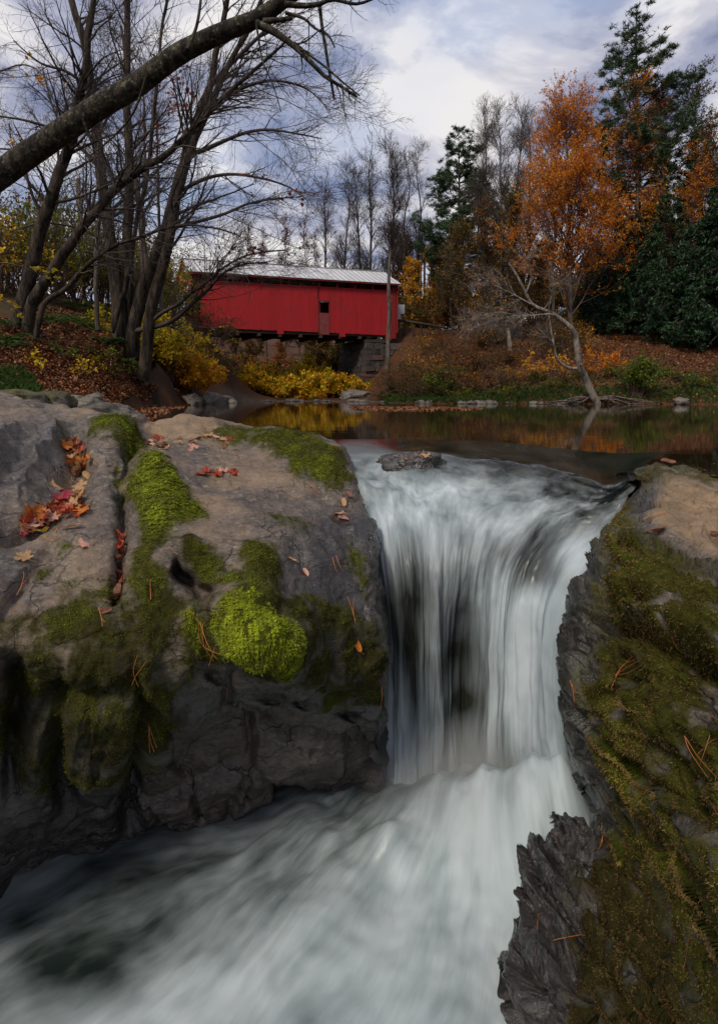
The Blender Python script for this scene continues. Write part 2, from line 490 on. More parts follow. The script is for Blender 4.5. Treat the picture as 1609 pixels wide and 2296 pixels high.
# ------------------------------------------------------------------ foreground rocks
def yw(v, z=LOWZ):                            # distance at which a pixel row meets the lower water
    return float(gz(CX, v, z)[1])
def ctrl_grid(cols, back=(0.7, -0.45), bottom=-2.75):
    G = []
    for c in cols:
        p = [at(u, v, (yw(v) if y is None else y)) for (u, v, y) in c]
        b = p[0] + np.array([0.0, back[0], 0.0]); b[2] = min(p[0][2] + back[1], -0.35)
        mid = (p[0] * 0.55 + b * 0.45); mid[2] = p[0][2] - 0.10
        e = p[-1] + np.array([0, 0.05, 0.0]); e[2] = bottom
        G.append([b, mid] + p + [e])
    return np.array(G)                        # columns, rows, xyz
def loft(cols, nc, nr, **k):
    C = ctrl_grid(cols, **k)
    G = catmull(catmull(C, nr, 1), nc, 0)     # (nc, nr, 3)
    return G

def stamp(G, N, UV, poly, width, depth, closed=False, sharp=1.0):
    """push the surface along its normal near a line measured in the photograph; depth > 0 carves"""
    d = seg_dist(UV, poly, closed)
    return -depth * np.exp(-np.power(d / width, 2 * sharp))
def bulge(UV, c, r, h, ang=0.0):
    dx, dy = UV[..., 0] - c[0], UV[..., 1] - c[1]
    ca, sa = math.cos(ang), math.sin(ang)
    a, b = (dx * ca + dy * sa) / r[0], (-dx * sa + dy * ca) / r[1]
    return h * np.exp(-(a * a + b * b))

left_cols = [
 [(-1000,870,5.2),(-1000,960,4.0),(-1000,1080,2.8),(-1000,1200,2.2),(-1000,1350,1.7),(-1000,1500,1.45),(-1000,1650,1.4),(-1000,1850,1.45),(-1000,2150,1.5)],
 [(-420,880,5.5),(-420,960,4.2),(-420,1080,3.0),(-420,1200,2.4),(-420,1350,1.9),(-420,1500,1.65),(-420,1650,1.6),(-420,1850,1.7),(-420,2150,1.8)],
 [(-100,872,5.8),(-100,960,4.3),(-100,1090,3.1),(-100,1210,2.55),(-100,1370,2.05),(-100,1520,1.85),(-100,1680,1.9),(-100,1850,2.1),(-90,2050,None)],
 [(60,905,5.6),(60,985,4.3),(60,1100,3.35),(60,1200,2.75),(60,1390,2.1),(70,1530,1.98),(80,1680,2.1),(90,1820,2.35),(100,1945,None)],
 [(150,925,5.4),(150,1000,4.3),(140,1110,3.3),(135,1210,2.7),(130,1410,2.08),(140,1540,2.0),(150,1680,2.15),(160,1810,2.5),(175,1915,None)],
 [(240,950,5.1),(240,1010,4.2),(225,1100,3.3),(210,1225,2.6),(200,1420,2.08),(210,1540,2.02),(220,1680,2.2),(235,1800,2.6),(255,1885,None)],
 [(330,965,6.0),(325,1020,4.5),(320,1110,3.35),(310,1240,2.6),(300,1430,2.1),(305,1550,2.05),(310,1680,2.25),(320,1790,2.65),(335,1852,None)],
 [(430,950,6.6),(430,1000,4.9),(430,1100,3.5),(430,1235,2.65),(440,1400,2.25),(450,1500,2.2),(440,1590,2.5),(430,1720,2.75),(430,1847,None)],
 [(560,968,6.2),(555,1020,4.6),(550,1100,3.55),(555,1230,2.7),(570,1390,2.2),(580,1490,2.2),(570,1570,2.65),(560,1690,2.85),(550,1812,None)],
 [(670,980,5.4),(665,1030,4.4),(660,1110,3.6),(665,1230,2.85),(680,1380,2.45),(690,1500,2.4),(680,1600,2.75),(670,1690,2.95),(660,1777,None)],
 [(745,1008,4.7),(752,1050,4.15),(755,1120,3.65),(760,1240,3.05),(770,1380,2.7),(775,1500,2.62),(770,1600,2.8),(770,1680,3.0),(770,1752,None)],
 [(800,1062,4.25),(816,1095,4.0),(832,1150,3.7),(846,1260,3.2),(858,1390,2.9),(866,1500,2.85),(868,1600,2.9),(868,1680,3.05),(864,1742,3.2)],
 [(785,1062,5.0),(812,1100,4.6),(832,1160,4.3),(848,1270,4.0),(858,1400,3.8),(866,1500,3.7),(868,1600,3.7),(868,1690,3.7),(866,1745,3.7)],
 [(770,1062,5.8),(805,1105,5.5),(825,1165,5.2),(845,1275,5.0),(855,1400,4.9),(862,1500,4.8),(865,1600,4.8),(866,1690,4.8),(866,1745,4.8)],
]
NCL, NRL = 380, 355
G = loft(left_cols, NCL, NRL)
N = grid_normals(G)
if (N[..., 2].mean()) < 0: N = -N
UV = np.stack(proj(G), -1)
rim = np.minimum(np.linspace(0, 1, NRL) / 0.08, 1)[None] * np.ones((NCL, 1))
D = 0.060 * fbm(G * [1.3, 1.3, 2.2] + 3, 3) + 0.022 * fbm(G * [3.1, 3.1, 5.0] + 8, 3, ridge=True)
D += 0.016 * fbm(G * [2.6, 2.6, 5.0] + 9, 3) * sstep(1350, 1500, UV[..., 1])
fc, fe = facets(G, 80, 5, (1, 1, 0.6), 0.06)
D += fc * (0.035 + 0.060 * sstep(1430, 1560, UV[..., 1])) - 0.05 * np.exp(-(fe / 0.035) ** 2) * sstep(1430, 1560, UV[..., 1])
fc2, fe2 = facets(G, 450, 6, (1, 1, 0.7))
D += fc2 * 0.007
D -= 0.05 * sstep(700, 850, UV[..., 0])
fold = (UV[..., 0] + 0.75 * UV[..., 1]) / 38 + 1.6 * fbm(G * 1.6, 3)               # sharp folded ribs of the outcrop on the far left
wf = sstep(215, 120, UV[..., 0] + 0.12 * (UV[..., 1] - 950)) * sstep(930, 985, UV[..., 1]) * sstep(1150, 1080, UV[..., 1])
D += 0.095 * wf * (1 - 2 * np.abs(((fold * 0.33) % 1) - 0.5) ** 0.7)
front = sstep(1480, 1600, UV[..., 1]) * sstep(900, 600, UV[..., 0])
D += 0.012 * front * fbm(np.stack([UV[..., 0] / 45 + UV[..., 1] / 160, UV[..., 1] / 260, UV[..., 0] * 0], -1), 4, ridge=True)
# features seen in the photograph
UVn = UV + 13 * np.stack([fbm(G * 5 + 1, 3), fbm(G * 5 + 7, 3)], -1)
D += stamp(G, N, UVn, [(284,1020),(272,1080),(276,1150),(266,1220),(270,1290),(258,1345)], 11, 0.13, sharp=0.7) * (0.45 + 0.55 * sstep(-0.5, 0.3, fbm(G * 3 + 40, 2)))      # dark crack with dead leaves
D += stamp(G, N, UV, [(165,1000),(172,1050),(150,1105),(110,1150),(60,1180),(20,1195)], 30, 0.13)        # gully holding the leaf piles
D += stamp(G, N, UV, [(0,1385),(40,1330),(90,1270),(120,1240)], 12, 0.05)
D += bulge(UV, (255, 985), (55, 40), 0.17) + bulge(UV, (360, 1110), (60, 75), 0.12, 0.3)
D += bulge(UV, (400, 955), (85, 16), 0.10)
D += bulge(UV, (625, 1010), (90, 26), 0.12) + bulge(UV, (720, 1040), (55, 30), 0.08)
cave = np.exp(-np.power(seg_dist(UVn, [(395,1306),(430,1320),(475,1343)]) / 15, 3))                            # overhung hollow
D += bulge(UV, (440, 1262), (85, 20), 0.14)
D += bulge(UV, (540, 1390), (110, 60), 0.05, 0.6) + bulge(UV, (610, 1450), (60, 50), 0.05) + bulge(UV, (430, 1410), (40, 50), 0.05)
D += bulge(UV, (585, 1270), (45, 45), 0.05)
cave2 = np.exp(-np.power(seg_dist(UV + 0.35 * (UVn - UV), [(470,1500),(545,1530),(640,1552),(740,1582),(815,1630)]) / 10, 3))      # undercut under the moss
D += stamp(G, N, UV, [(575,1620),(560,1700),(550,1790)], 5, 0.04) + stamp(G, N, UV, [(700,1650),(790,1660),(855,1740)], 7, 0.05)
D += stamp(G, N, UV, [(385,1740),(430,1770),(450,1830)], 7, 0.06) + stamp(G, N, UV, [(330,1600),(300,1720),(290,1830)], 22, 0.14)
D += stamp(G, N, UV, [(120,1580),(130,1700),(150,1800)], 24, 0.15) + stamp(G, N, UV, [(30,1480),(40,1600),(20,1760)], 20, 0.14)
# moss cover (photograph shapes, broken by noise)
def blob(UV, poly, soft=16):
    return sstep(-soft, soft, signed(UV, poly))
mn = fbm(G * 7, 4); mn2 = fbm(G * 30 + 6, 3)
moss = np.zeros(G.shape[:2]); tint = np.zeros_like(moss)
for poly, dens, tn in [
   ([(130,1340),(300,1280),(400,1330),(540,1330),(700,1320),(860,1380),(860,1600),(740,1570),(600,1520),(470,1500),(390,1560),(370,1680),(330,1790),(200,1720),(120,1780),(0,1760),(-60,1700),(-60,1420)], .80, .20),
   ([(198,955),(250,940),(320,985),(335,1030),(290,1045),(255,1040),(235,1010),(200,1005)], 1.0, .55),
   ([(345,1020),(370,1060),(440,1120),(470,1185),(420,1200),(390,1205),(335,1230),(300,1180),(280,1120),(290,1060)], 1.15, .75),
   ([(300,1180),(400,1190),(360,1260),(390,1330),(330,1400),(270,1340),(285,1260)], .9, .42),
   ([(435,978),(540,962),(640,972),(705,985),(770,1030),(795,1075),(770,1105),(700,1092),(640,1062),(560,1018),(490,1004)], 1.0, .45),
   ([(590,1165),(640,1158),(715,1180),(700,1205),(650,1215),(605,1190)], .8, .3),
   ([(385,1235),(450,1240),(530,1280),(520,1345),(470,1340),(420,1300),(390,1275)], .9, .35),
   ([(470,1400),(490,1362),(520,1340),(575,1338),(605,1372),(640,1392),(662,1440),(690,1505),(655,1502),(630,1522),(590,1498),(565,1512),(535,1478),(500,1470),(485,1440)], 0.92, .92),  # real moss cushion; the lightened spot on it is painted into the tint
   ([(330,1195),(400,1225),(470,1262),(560,1300),(640,1310),(660,1370),(600,1380),(500,1350),(430,1290),(360,1260)], .82, .40),
   ([(385,1385),(440,1360),(490,1400),(500,1480),(440,1475),(395,1440)], 1.1, .75),
   ([(540,1230),(600,1245),(635,1300),(610,1345),(545,1330),(530,1270)], 1.0, .45),
   ([(160,1330),(260,1290),(380,1330),(400,1480),(360,1600),(260,1650),(190,1560),(150,1480)], .78, .5),
   ([(0,1400),(80,1385),(150,1440),(170,1520),(0,1530)], .68, .42),
   ([(200,1560),(330,1580),(330,1700),(290,1800),(260,1780),(240,1650)], .62, .3),
   ([(655,1340),(740,1350),(830,1440),(850,1560),(780,1600),(700,1560),(665,1480)], .74, .35),
   ([(750,1190),(800,1200),(840,1290),(850,1400),(810,1340),(770,1290)], .72, .38),
   ([(125,1235),(150,1225),(182,1240),(165,1265),(130,1262)], 1.0, .7),
   ([(68,1290),(105,1268),(150,1280),(120,1310),(75,1320)], .9, .55),
   ([(115,1325),(185,1305),(200,1318),(130,1345)], .8, .5),
   ([(250,1040),(300,1050),(290,1120),(265,1240),(250,1150)], .72, .42),
   ([(100,960),(170,960),(215,1010),(180,1050),(120,1000)], .6, .4),
   ([(130,1350),(250,1370),(300,1300),(200,1290)], .55, .4)]:
    b = blob(UV + 0.8 * (UVn - UV), poly, 34)
    m = sstep(0.36, 0.92, b * dens + (0.42 * mn + 0.22 * mn2) * (1.25 - 0.55 * min(dens, 1.0)))
    tint = np.where(m > moss, tn * b + tint * (1 - b), tint)
    moss = np.maximum(moss, m)
moss *= (1 - cave) * (1 - cave2)
D += moss * (0.016 + 0.012 * fbm(G * 26, 3) + 0.02 * tint * fbm(G * 11, 2))
D += (1 - moss) * (0.006 * fbm(G * [14, 14, 40], 3) + 0.004 * fbm(np.stack([G[..., 0] * 9 + G[..., 1] * 3, G[..., 1] * 1.5, G[..., 2] * 7], -1), 4, ridge=True))
G2 = G + N * (D * rim)[..., None]
vray = (G - np.array([0, 0, CAMZ])); vray /= np.linalg.norm(vray, axis=-1, keepdims=True)
G2 = G2 + vray * (0.22 * cave + 0.06 * cave2 + 0.06 * fbm(G * 5 + 2, 3) * (cave + cave2))[..., None]
wet = sstep(600, 760, UV[..., 0] + 0.15 * (UV[..., 1] - 1100)) * sstep(1130, 1200, UV[..., 1] + 0.1 * UV[..., 0] - 60)
wet = np.maximum(wet, sstep(1440, 1560, UV[..., 1] + 30 * mn))
wet = np.maximum(wet, sstep(70, 20, UV[..., 0] - 0 * UV[..., 1]) * sstep(1200, 1240, UV[..., 1]) * 0.4)
slabs = blob(UV, [(370,1620),(500,1590),(640,1560),(760,1610),(850,1740),(640,1780),(430,1850),(310,1830),(380,1720)], 14)
wet = np.clip(wet - 0.5 * slabs, 0, 1)
wet = np.maximum(wet, wf * (0.75 + 0.25 * sstep(-0.1, 0.3, mn)))
tan = 0.75 * blob(UV, [(305,962),(400,935),(480,945),(500,985),(420,1000),(320,985)], 12) + 0.35 * blob(UV, [(480,1010),(620,1040),(640,1100),(480,1080)], 25)
tan = np.maximum(tan, 0.5 * sstep(0.0, 0.7, fbm(G * 1.8 + 31, 4)) * sstep(1500, 1380, UV[..., 1]))
lich = sstep(-0.2, 0.5, fbm(G * 2.5 + 5, 3)) * (1 - wet) * sstep(1400, 1250, UV[..., 1])
tint = np.clip(tint + 0.28 * fbm(G * 4 + 12, 3) * moss, 0.03, 1)
attrs = dict(moss=moss, mtint=tint, wet=wet, tan=tan, lichen=lich)
left_rock = empty('rock_ledge', (-1.2, 3.2, LOWZ))
me = mesh_np('rock_ledge_stone', G2, grid_faces(NCL, NRL), M_rock_left, attrs={k: v for k, v in attrs.items()})
part('stone', me, left_rock)
tag(left_rock, 'broad grey rock ledge with bright green moss on the quiet side of the waterfall', 'rock')
N2 = grid_normals(G2)
if N2[..., 2].mean() < 0: N2 = -N2
LEFT = dict(G=G2, N=N2, UV=np.stack(proj(G2), -1), moss=moss, tint=tint)

def moss_tufts(R, count, mat, root, size=(0.008, 0.016), thr=0.45, name='moss', only=None, droop=0.0, seed=1):
    """short three-bladed moss fronds scattered over the mossy part of a rock"""
    rng = np.random.default_rng(seed)
    G, N, m, tn, UVr = R['G'], R['N'], R['moss'], R['tint'], R['UV']
    du = np.linalg.norm(np.gradient(G, axis=0), axis=-1) * np.linalg.norm(np.gradient(G, axis=1), axis=-1)
    vis = (UVr[..., 0] > -60) & (UVr[..., 0] < 1680) & (UVr[..., 1] < 2360) & (UVr[..., 1] > 880)
    w = np.where(m > thr, m ** 1.3, 0) * vis * np.minimum(du, 1e-3) * (0.35 + 0.65 * tn)
    w /= (0.3 + (np.linalg.norm(G, axis=-1) / 2.5) ** 2)          # finer fronds where they show larger
    w = w.ravel() / w.sum()
    i = rng.choice(len(w), count, p=w)
    P = G.reshape(-1, 3)[i] + rng.normal(0, 0.004, (count, 3)); Nn = N.reshape(-1, 3)[i]
    t = tn.ravel()[i]
    dist = np.linalg.norm(P, axis=1)
    s = rng.uniform(size[0], size[1], count) * (0.55 + 0.45 * m.ravel()[i]) * (0.7 + 0.7 * t) * np.clip(dist / 2.2, 0.7, 1.7)
    tang = rng.normal(size=(count, 3)); tang -= (tang * Nn).sum(1, keepdims=True) * Nn
    tang /= np.linalg.norm(tang, axis=1, keepdims=True)
    tip = P + s[:, None] * (Nn * rng.uniform(0.3, 1.0, (count, 1)) + tang * 0.9 + np.array([0, 0, -droop]))
    side = np.cross(Nn, tang)
    wd = s[:, None] * 0.26
    V = np.stack([P - side * wd, tip, P + side * wd + Nn * s[:, None] * 0.15], 1)
    rn = np.clip(0.30 + rng.normal(0, 0.09, count) + 0.62 * (t - 0.35) + 0.24 * fbm(P * 7, 3) + 0.20 * fbm(P * 28 + 4, 2), 0, 1)
    me = mesh_np(name, V, np.arange(count * 3).reshape(-1, 3), mat, smooth=False, attrs={'rnd': np.repeat(rn, 3)})
    o = part(name, me, root); o['kind'] = 'stuff'
    return o
moss_tufts(LEFT, 180000, M_moss, left_rock, size=(0.004, 0.009), seed=2, thr=0.10)

right_cols = [
 [(1380,1110,5.0),(1335,1200,4.7),(1290,1300,4.5),(1265,1400,4.4),(1250,1500,4.3),(1250,1620,4.3),(1262,1720,4.3),(1300,1800,4.3),(1310,1860,4.3)],
 [(1392,1105,3.9),(1345,1190,3.4),(1294,1290,3.2),(1265,1390,3.1),(1250,1500,3.1),(1248,1610,3.1),(1262,1715,3.1),(1300,1800,3.1),(1310,1860,3.2)],
 [(1425,1075,3.2),(1375,1140,2.8),(1315,1230,2.5),(1262,1335,2.3),(1237,1450,2.2),(1235,1560,2.15),(1245,1670,2.15),(1280,1770,2.2),(1308,1850,2.3)],
 [(1450,1045,3.3),(1410,1130,2.6),(1360,1240,2.2),(1320,1350,2.0),(1300,1470,1.85),(1300,1590,1.8),(1320,1720,1.85),(1350,1830,1.9),(1360,1920,2.0)],
 [(1490,1030,3.4),(1465,1120,2.5),(1440,1220,2.0),(1420,1340,1.75),(1410,1470,1.55),(1410,1600,1.5),(1425,1750,1.5),(1440,1900,1.55),(1440,2050,1.65)],
 [(1560,1030,3.5),(1550,1110,2.5),(1540,1210,1.9),(1530,1330,1.6),(1520,1470,1.38),(1520,1620,1.25),(1530,1800,1.2),(1540,2000,1.2),(1540,2250,1.3)],
 [(1650,1032,3.6),(1650,1110,2.5),(1650,1210,1.8),(1650,1330,1.45),(1650,1470,1.2),(1650,1640,1.05),(1650,1850,.97),(1650,2080,.95),(1650,2400,1.0)],
 [(1900,1030,3.6),(1900,1100,2.4),(1900,1200,1.7),(1900,1320,1.3),(1900,1450,1.1),(1900,1640,1.0),(1900,1850,.95),(1900,2080,.9),(1900,2400,.9)],
 [(2700,1035,3.6),(2700,1100,2.4),(2700,1190,1.7),(2700,1300,1.2),(2700,1450,.9),(2700,1640,.75),(2700,1850,.7),(2700,2080,.7),(2700,2400,.75)],
 [(4600,1040,3.6),(4600,1100,2.4),(4600,1190,1.6),(4600,1300,1.1),(4600,1450,.75),(4600,1640,.6),(4600,1850,.55),(4600,2080,.55),(4600,2400,.6)],
]
def finish_right(cols, nc, nr, seed, name, label, cat, lower=False, bottom=-2.75, **kw):
    G = loft(cols, nc, nr, bottom=bottom, **kw)
    N = grid_normals(G)
    if ((G - np.array([0, 0, 0.5])) * N).sum(-1).mean() > 0: N = -N
    UV = np.stack(proj(G), -1)
    D = 0.055 * fbm(G * 2.0 + seed, 4) - (0.055 if not lower else 0.02)
    fc, fe = facets(G, 150, seed, (1.0, 0.6, 1.0))
    D += (0.025 if lower else 0.05) * fc - 0.03 * np.exp(-(fe / 0.04) ** 2)
    fc, fe = facets(G, 380, seed + 1, (1.0, 0.6, 1.0))
    D += 0.014 * fc
    st = G @ np.array([0.82, 0.18, 0.54])                                       # slanting beds of the schist
    warp = 0.10 * fbm(G * 1.8 + 4, 3)
    fade = 1.0 if lower else sstep(1110, 1260, UV[..., 1] - 0.2 * (UV[..., 0] - 1400))
    lay = ((st + warp) * 8.5) % 1
    sa = 0.25 if lower else 1.0
    if lower: D -= sstep(0.14, 0.32, np.linspace(0, 1, nr))[None] * 0.075 * (1 - lay) ** 2 + 0.020 * np.abs(fbm(np.stack([(st + warp) * 30, G[..., 1] * 2, G[..., 2] * 1.5], -1), 3))
    D += sa * 0.055 * fade * (lay ** 1.6 - 0.4) + sa * 0.016 * fade * fbm(np.stack([(st + warp) * 22, G[..., 1] * 2, G[..., 2] * 1.5], -1), 4, ridge=True)
    if not lower:
        D += stamp(G, N, UV, [(1300,1375),(1400,1390),(1480,1430),(1560,1480)], 26, 0.13)
        D += bulge(UV, (1400, 1300), (80, 50), 0.08) + bulge(UV, (1500, 1390), (90, 40), 0.09)
        D += stamp(G, N, UV, [(1290,1260),(1350,1300),(1330,1370)], 16, 0.06) + stamp(G, N, UV, [(1330,1560),(1400,1640),(1430,1760)], 18, 0.07)
        D += stamp(G, N, UV, [(1420,1600),(1470,1700),(1520,1800),(1560,1950)], 14, 0.05)
        D += stamp(G, N, UV, [(1450,1090),(1520,1085),(1560,1110)], 10, 0.03)
    mn = fbm(G * 9 + seed, 4)
    if lower:
        moss = sstep(0.1, 0.5, 0.30 + 0.5 * mn + 0.3 * sstep(1240, 1420, UV[..., 0]) - 0.9 * sstep(1270, 1210, UV[..., 0]) - 0.9 * sstep(1930, 1890, UV[..., 1])); tint = 0.12 + 0 * moss
        tan = 0 * moss; wet = 0.85 + 0.15 * sstep(1350, 1150, UV[..., 0])
    else:
        tan_top = signed(UV, [(1392,1040),(1490,1020),(1700,1020),(1900,1020),(1900,1270),(1640,1262),(1530,1232),(1455,1190),(1420,1130)])  # positive inside the flat top, where the stone itself is tan
        edge = sstep(75, 20, seg_dist(UV, [(1425,1075),(1375,1140),(1315,1230),(1262,1335),(1237,1450),(1235,1560),(1245,1670),(1280,1770),(1308,1850)]) + 22 * mn)
        moss = sstep(-10, 45, -tan_top + 30 * mn) * (1 - 0.85 * edge * sstep(1150, 1250, UV[..., 1]))
        ridge2 = np.exp(-np.power(seg_dist(UV, [(1440,1060),(1490,1035),(1609,1045)]) / 24, 2))
        moss = np.maximum(moss, 0.75 * sstep(0.2, 0.8, ridge2 + 0.6 * mn))
        moss *= sstep(-0.45, 0.05, mn + 0.30) * sstep(-0.9, -0.1, fbm(G * 2.6 + 15, 3) + 0.25)
        tint = 0.30 + 0.3 * np.exp(-np.power(seg_dist(UV, [(1410,1160),(1350,1220),(1310,1290),(1400,1250)]) / 50, 2)) + 0.35 * sstep(0.1, 0.7, fbm(G * 3 + 2, 3)) * sstep(1300, 1500, UV[..., 1])
        tan = sstep(0, 40, tan_top) * (1 - 0.75 * ridge2) * sstep(1420, 1480, UV[..., 0])
        wet = np.maximum(edge, sstep(1700, 1900, UV[..., 1]) * 0.7)
    D += moss * (0.012 + 0.012 * fbm(G * 24, 3)) * np.clip(np.linalg.norm(G, axis=-1) / 2, 0.5, 1)
    D += (1 - moss) * 0.005 * fbm(np.stack([st * 60, G[..., 1] * 8, G[..., 2] * 6], -1), 3)
    D = (D + 0.055) * (0.30 + 0.70 * (sstep(0.12, 0.5, np.linspace(0, 1, nc)) if lower else sstep(0.09, 0.38, np.linspace(0, 1, nc))))[:, None] - 0.055
    rim = np.minimum(np.linspace(0, 1, nr) / 0.08, 1)[None] * np.ones((nc, 1))
    G2 = G + N * (D * rim)[..., None]
    root = empty(name, tuple(G2[nc // 2, nr // 2] * [1, 1, 0] + [0, 0, LOWZ]))
    me = mesh_np(name + '_stone', G2, grid_faces(nc, nr), M_rock_right,
                 attrs=dict(moss=moss, mtint=tint * 0.85, wet=wet, tan=tan, lichen=0 * moss))
    part('stone', me, root)
    tag(root, label, cat)
    N2 = grid_normals(G2)
    if ((G2 - np.array([0, 0, 0.5])) * N2).sum(-1).mean() > 0: N2 = -N2
    return root, dict(G=G2, N=N2, UV=np.stack(proj(G2), -1), moss=moss, tint=tint)
right_rock, RIGHT = finish_right(right_cols, 320, 335, 21, 'rock_ledge', 'tall layered rock wall with a flat tan top and dark brown green moss', 'rock')
moss_tufts(RIGHT, 130000, M_moss_brown, right_rock, size=(0.004, 0.009), droop=0.5, seed=4, thr=0.3)
low_cols = [
 [(1240,1866,3.1),(1172,1895,3.05),(1160,1960,2.95),(1140,2080,2.75),(1110,2150,2.65),(1112,2220,2.5),(1135,2300,2.3),(1155,2420,2.1)],
 [(1235,1864,2.75),(1167,1890,2.7),(1152,1960,2.6),(1132,2080,2.4),(1100,2150,2.3),(1105,2220,2.15),(1130,2300,2.0),(1150,2420,1.9)],
 [(1250,1860,2.45),(1175,1880,2.38),(1155,1960,2.2),(1140,2070,2.02),(1110,2140,1.95),(1115,2200,1.85),(1140,2300,1.72),(1160,2420,1.65)],
 [(1300,1866,2.25),(1250,1895,2.15),(1230,1980,1.98),(1220,2080,1.82),(1200,2160,1.7),(1200,2230,1.62),(1220,2310,1.55),(1240,2420,1.5)],
 [(1400,1890,2.1),(1380,1950,1.9),(1360,2040,1.75),(1350,2130,1.6),(1340,2200,1.5),(1340,2260,1.45),(1350,2320,1.42),(1360,2420,1.4)],
 [(1560,1960,1.8),(1560,2040,1.62),(1560,2130,1.5),(1560,2190,1.4),(1560,2240,1.32),(1560,2290,1.3),(1560,2350,1.3),(1560,2450,1.3)],
]
def ctrl_low(cols):
    G = []
    for c in cols:
        p = [at(*q) for q in c]
        b = p[0] + np.array([0.05, 0.35, -0.5]); mid = p[0] + np.array([0.02, 0.15, -0.06])
        e = p[-1] + np.array([0, 0, 0]); e[2] = -2.8
        G.append([b, mid] + p + [e])
    return np.array(G)
_old = ctrl_grid
ctrl_grid = lambda cols, **k: ctrl_low(cols)
low_rock, LOW = finish_right(low_cols, 180, 200, 33, 'boulder', 'wet black slanting boulder at the foot of the mossy rock wall', 'boulder', lower=True)
ctrl_grid = _old
moss_tufts(LOW, 30000, M_moss_brown, low_rock, size=(0.005, 0.010), droop=0.6, seed=6, thr=0.3)
# ------------------------------------------------------------------ waterfall and plunge pool
A = [(690,986),(815,985),(925,985),(1060,988),(1190,998),(1300,1010),(1390,1016),(1500,1012)]
rows = [[tuple(gz(u, v, 0.004)) for u, v in A]]
def row(us, vs, ys):
    n = len(us)
    vs = [vs] * n if not isinstance(vs, list) else vs
    rows.append([tuple(at(u, v, y)) for u, v, y in zip(us, vs, ys)])
row([735,840,945,1075,1205,1315,1375,1452], [1012,1012,1012,1018,1035,1062,1080,1046], [4.9,4.9,4.9,4.65,4.15,3.55,3.30,3.72])
row([760,850,950,1075,1200,1305,1360,1430], [1045,1045,1042,1052,1072,1094,1104,1082], [4.45,4.45,4.5,4.25,3.85,3.42,3.2,3.4])
row([790,870,950,1050,1160,1255,1320,1408], [1090,1090,1090,1098,1112,1130,1138,1118], [4.1,4.1,4.1,4.0,3.78,3.5,3.26,3.2])
row([818,885,955,1030,1110,1195,1265,1378], [1140,1145,1150,1157,1168,1182,1190,1178], [3.85,3.8,3.75,3.7,3.6,3.45,3.25,3.05])
row([838,895,960,1020,1080,1145,1215,1335], [1230,1235,1240,1245,1252,1258,1262,1253], [3.55,3.5,3.45,3.42,3.38,3.32,3.18,2.85])
row([852,905,965,1015,1068,1125,1190,1290], 1340, [3.42,3.35,3.35,3.37,3.36,3.25,3.1,2.78])
row([860,910,965,1010,1060,1115,1180,1265], 1450, [3.38,3.3,3.33,3.38,3.38,3.22,3.05,2.74])
row([862,912,965,1005,1056,1115,1178,1262], 1560, [3.36,3.26,3.32,3.38,3.38,3.18,3.0,2.74])
row([862,912,965,1005,1054,1115,1180,1272], 1670, [3.34,3.24,3.27,3.34,3.34,3.14,3.0,2.78])
row([858,912,965,1008,1055,1118,1190,1300], 1760, [3.3,3.2,3.22,3.26,3.26,3.12,3.0,2.82])
row([850,912,965,1010,1058,1120,1195,1320], 1850, [3.1,3.0,2.98,3.0,3.0,2.95,2.95,2.88])
C = np.array(rows)                                           # rows, cols
NR, NC = 260, 190
Gw = catmull(catmull(C, NR, 0), NC, 1)
Nw = grid_normals(Gw)
if Nw[..., 1].mean() > 0: Nw = -Nw
UVw = np.stack(proj(Gw), -1)
tt = np.linspace(0, 1, NR)[:, None] * np.ones((1, NC)); ss = np.ones((NR, 1)) * np.linspace(0, 1, NC)[None]
act = sstep(0.06, 0.22, tt)
Dw = 0.030 * act * fbm(np.stack([ss * 9, tt * 5, 0 * tt], -1), 4)
fall = sstep(0.35, 0.5, tt)
Dw += 0.050 * fall * fbm(np.stack([ss * 11 + 3, tt * 1.2, 0 * tt + 4], -1), 4) + 0.010 * fall * fbm(np.stack([ss * 60, tt * 2.0, 0 * tt + 9], -1), 3)
Dw += bulge(UVw, (940, 1030), (55, 16), 0.06) + bulge(UVw, (1120, 1055), (85, 20), 0.035) + bulge(UVw, (1010, 1085), (90, 16), -0.03)
Dw += bulge(UVw, (830, 1060), (60, 14), -0.03) + bulge(UVw, (1240, 1085), (80, 12), 0.02)
Dw += 0.05 * sstep(0.08, 0.16, tt) * sstep(0.45, 0.3, tt) * fbm(np.stack([ss * 7 + 1, tt * 11, 0 * tt + 7], -1), 3)
Dw += 0.014 * sstep(0.10, 0.2, tt) * sstep(0.45, 0.3, tt) * fbm(np.stack([ss * 22, tt * 16, 0 * tt + 2], -1), 4)
Dw += bulge(UVw, (1045, 1500), (34, 170), -0.10) + bulge(UVw, (985, 1600), (22, 160), 0.04)
Gw2 = Gw + Nw * Dw[..., None]
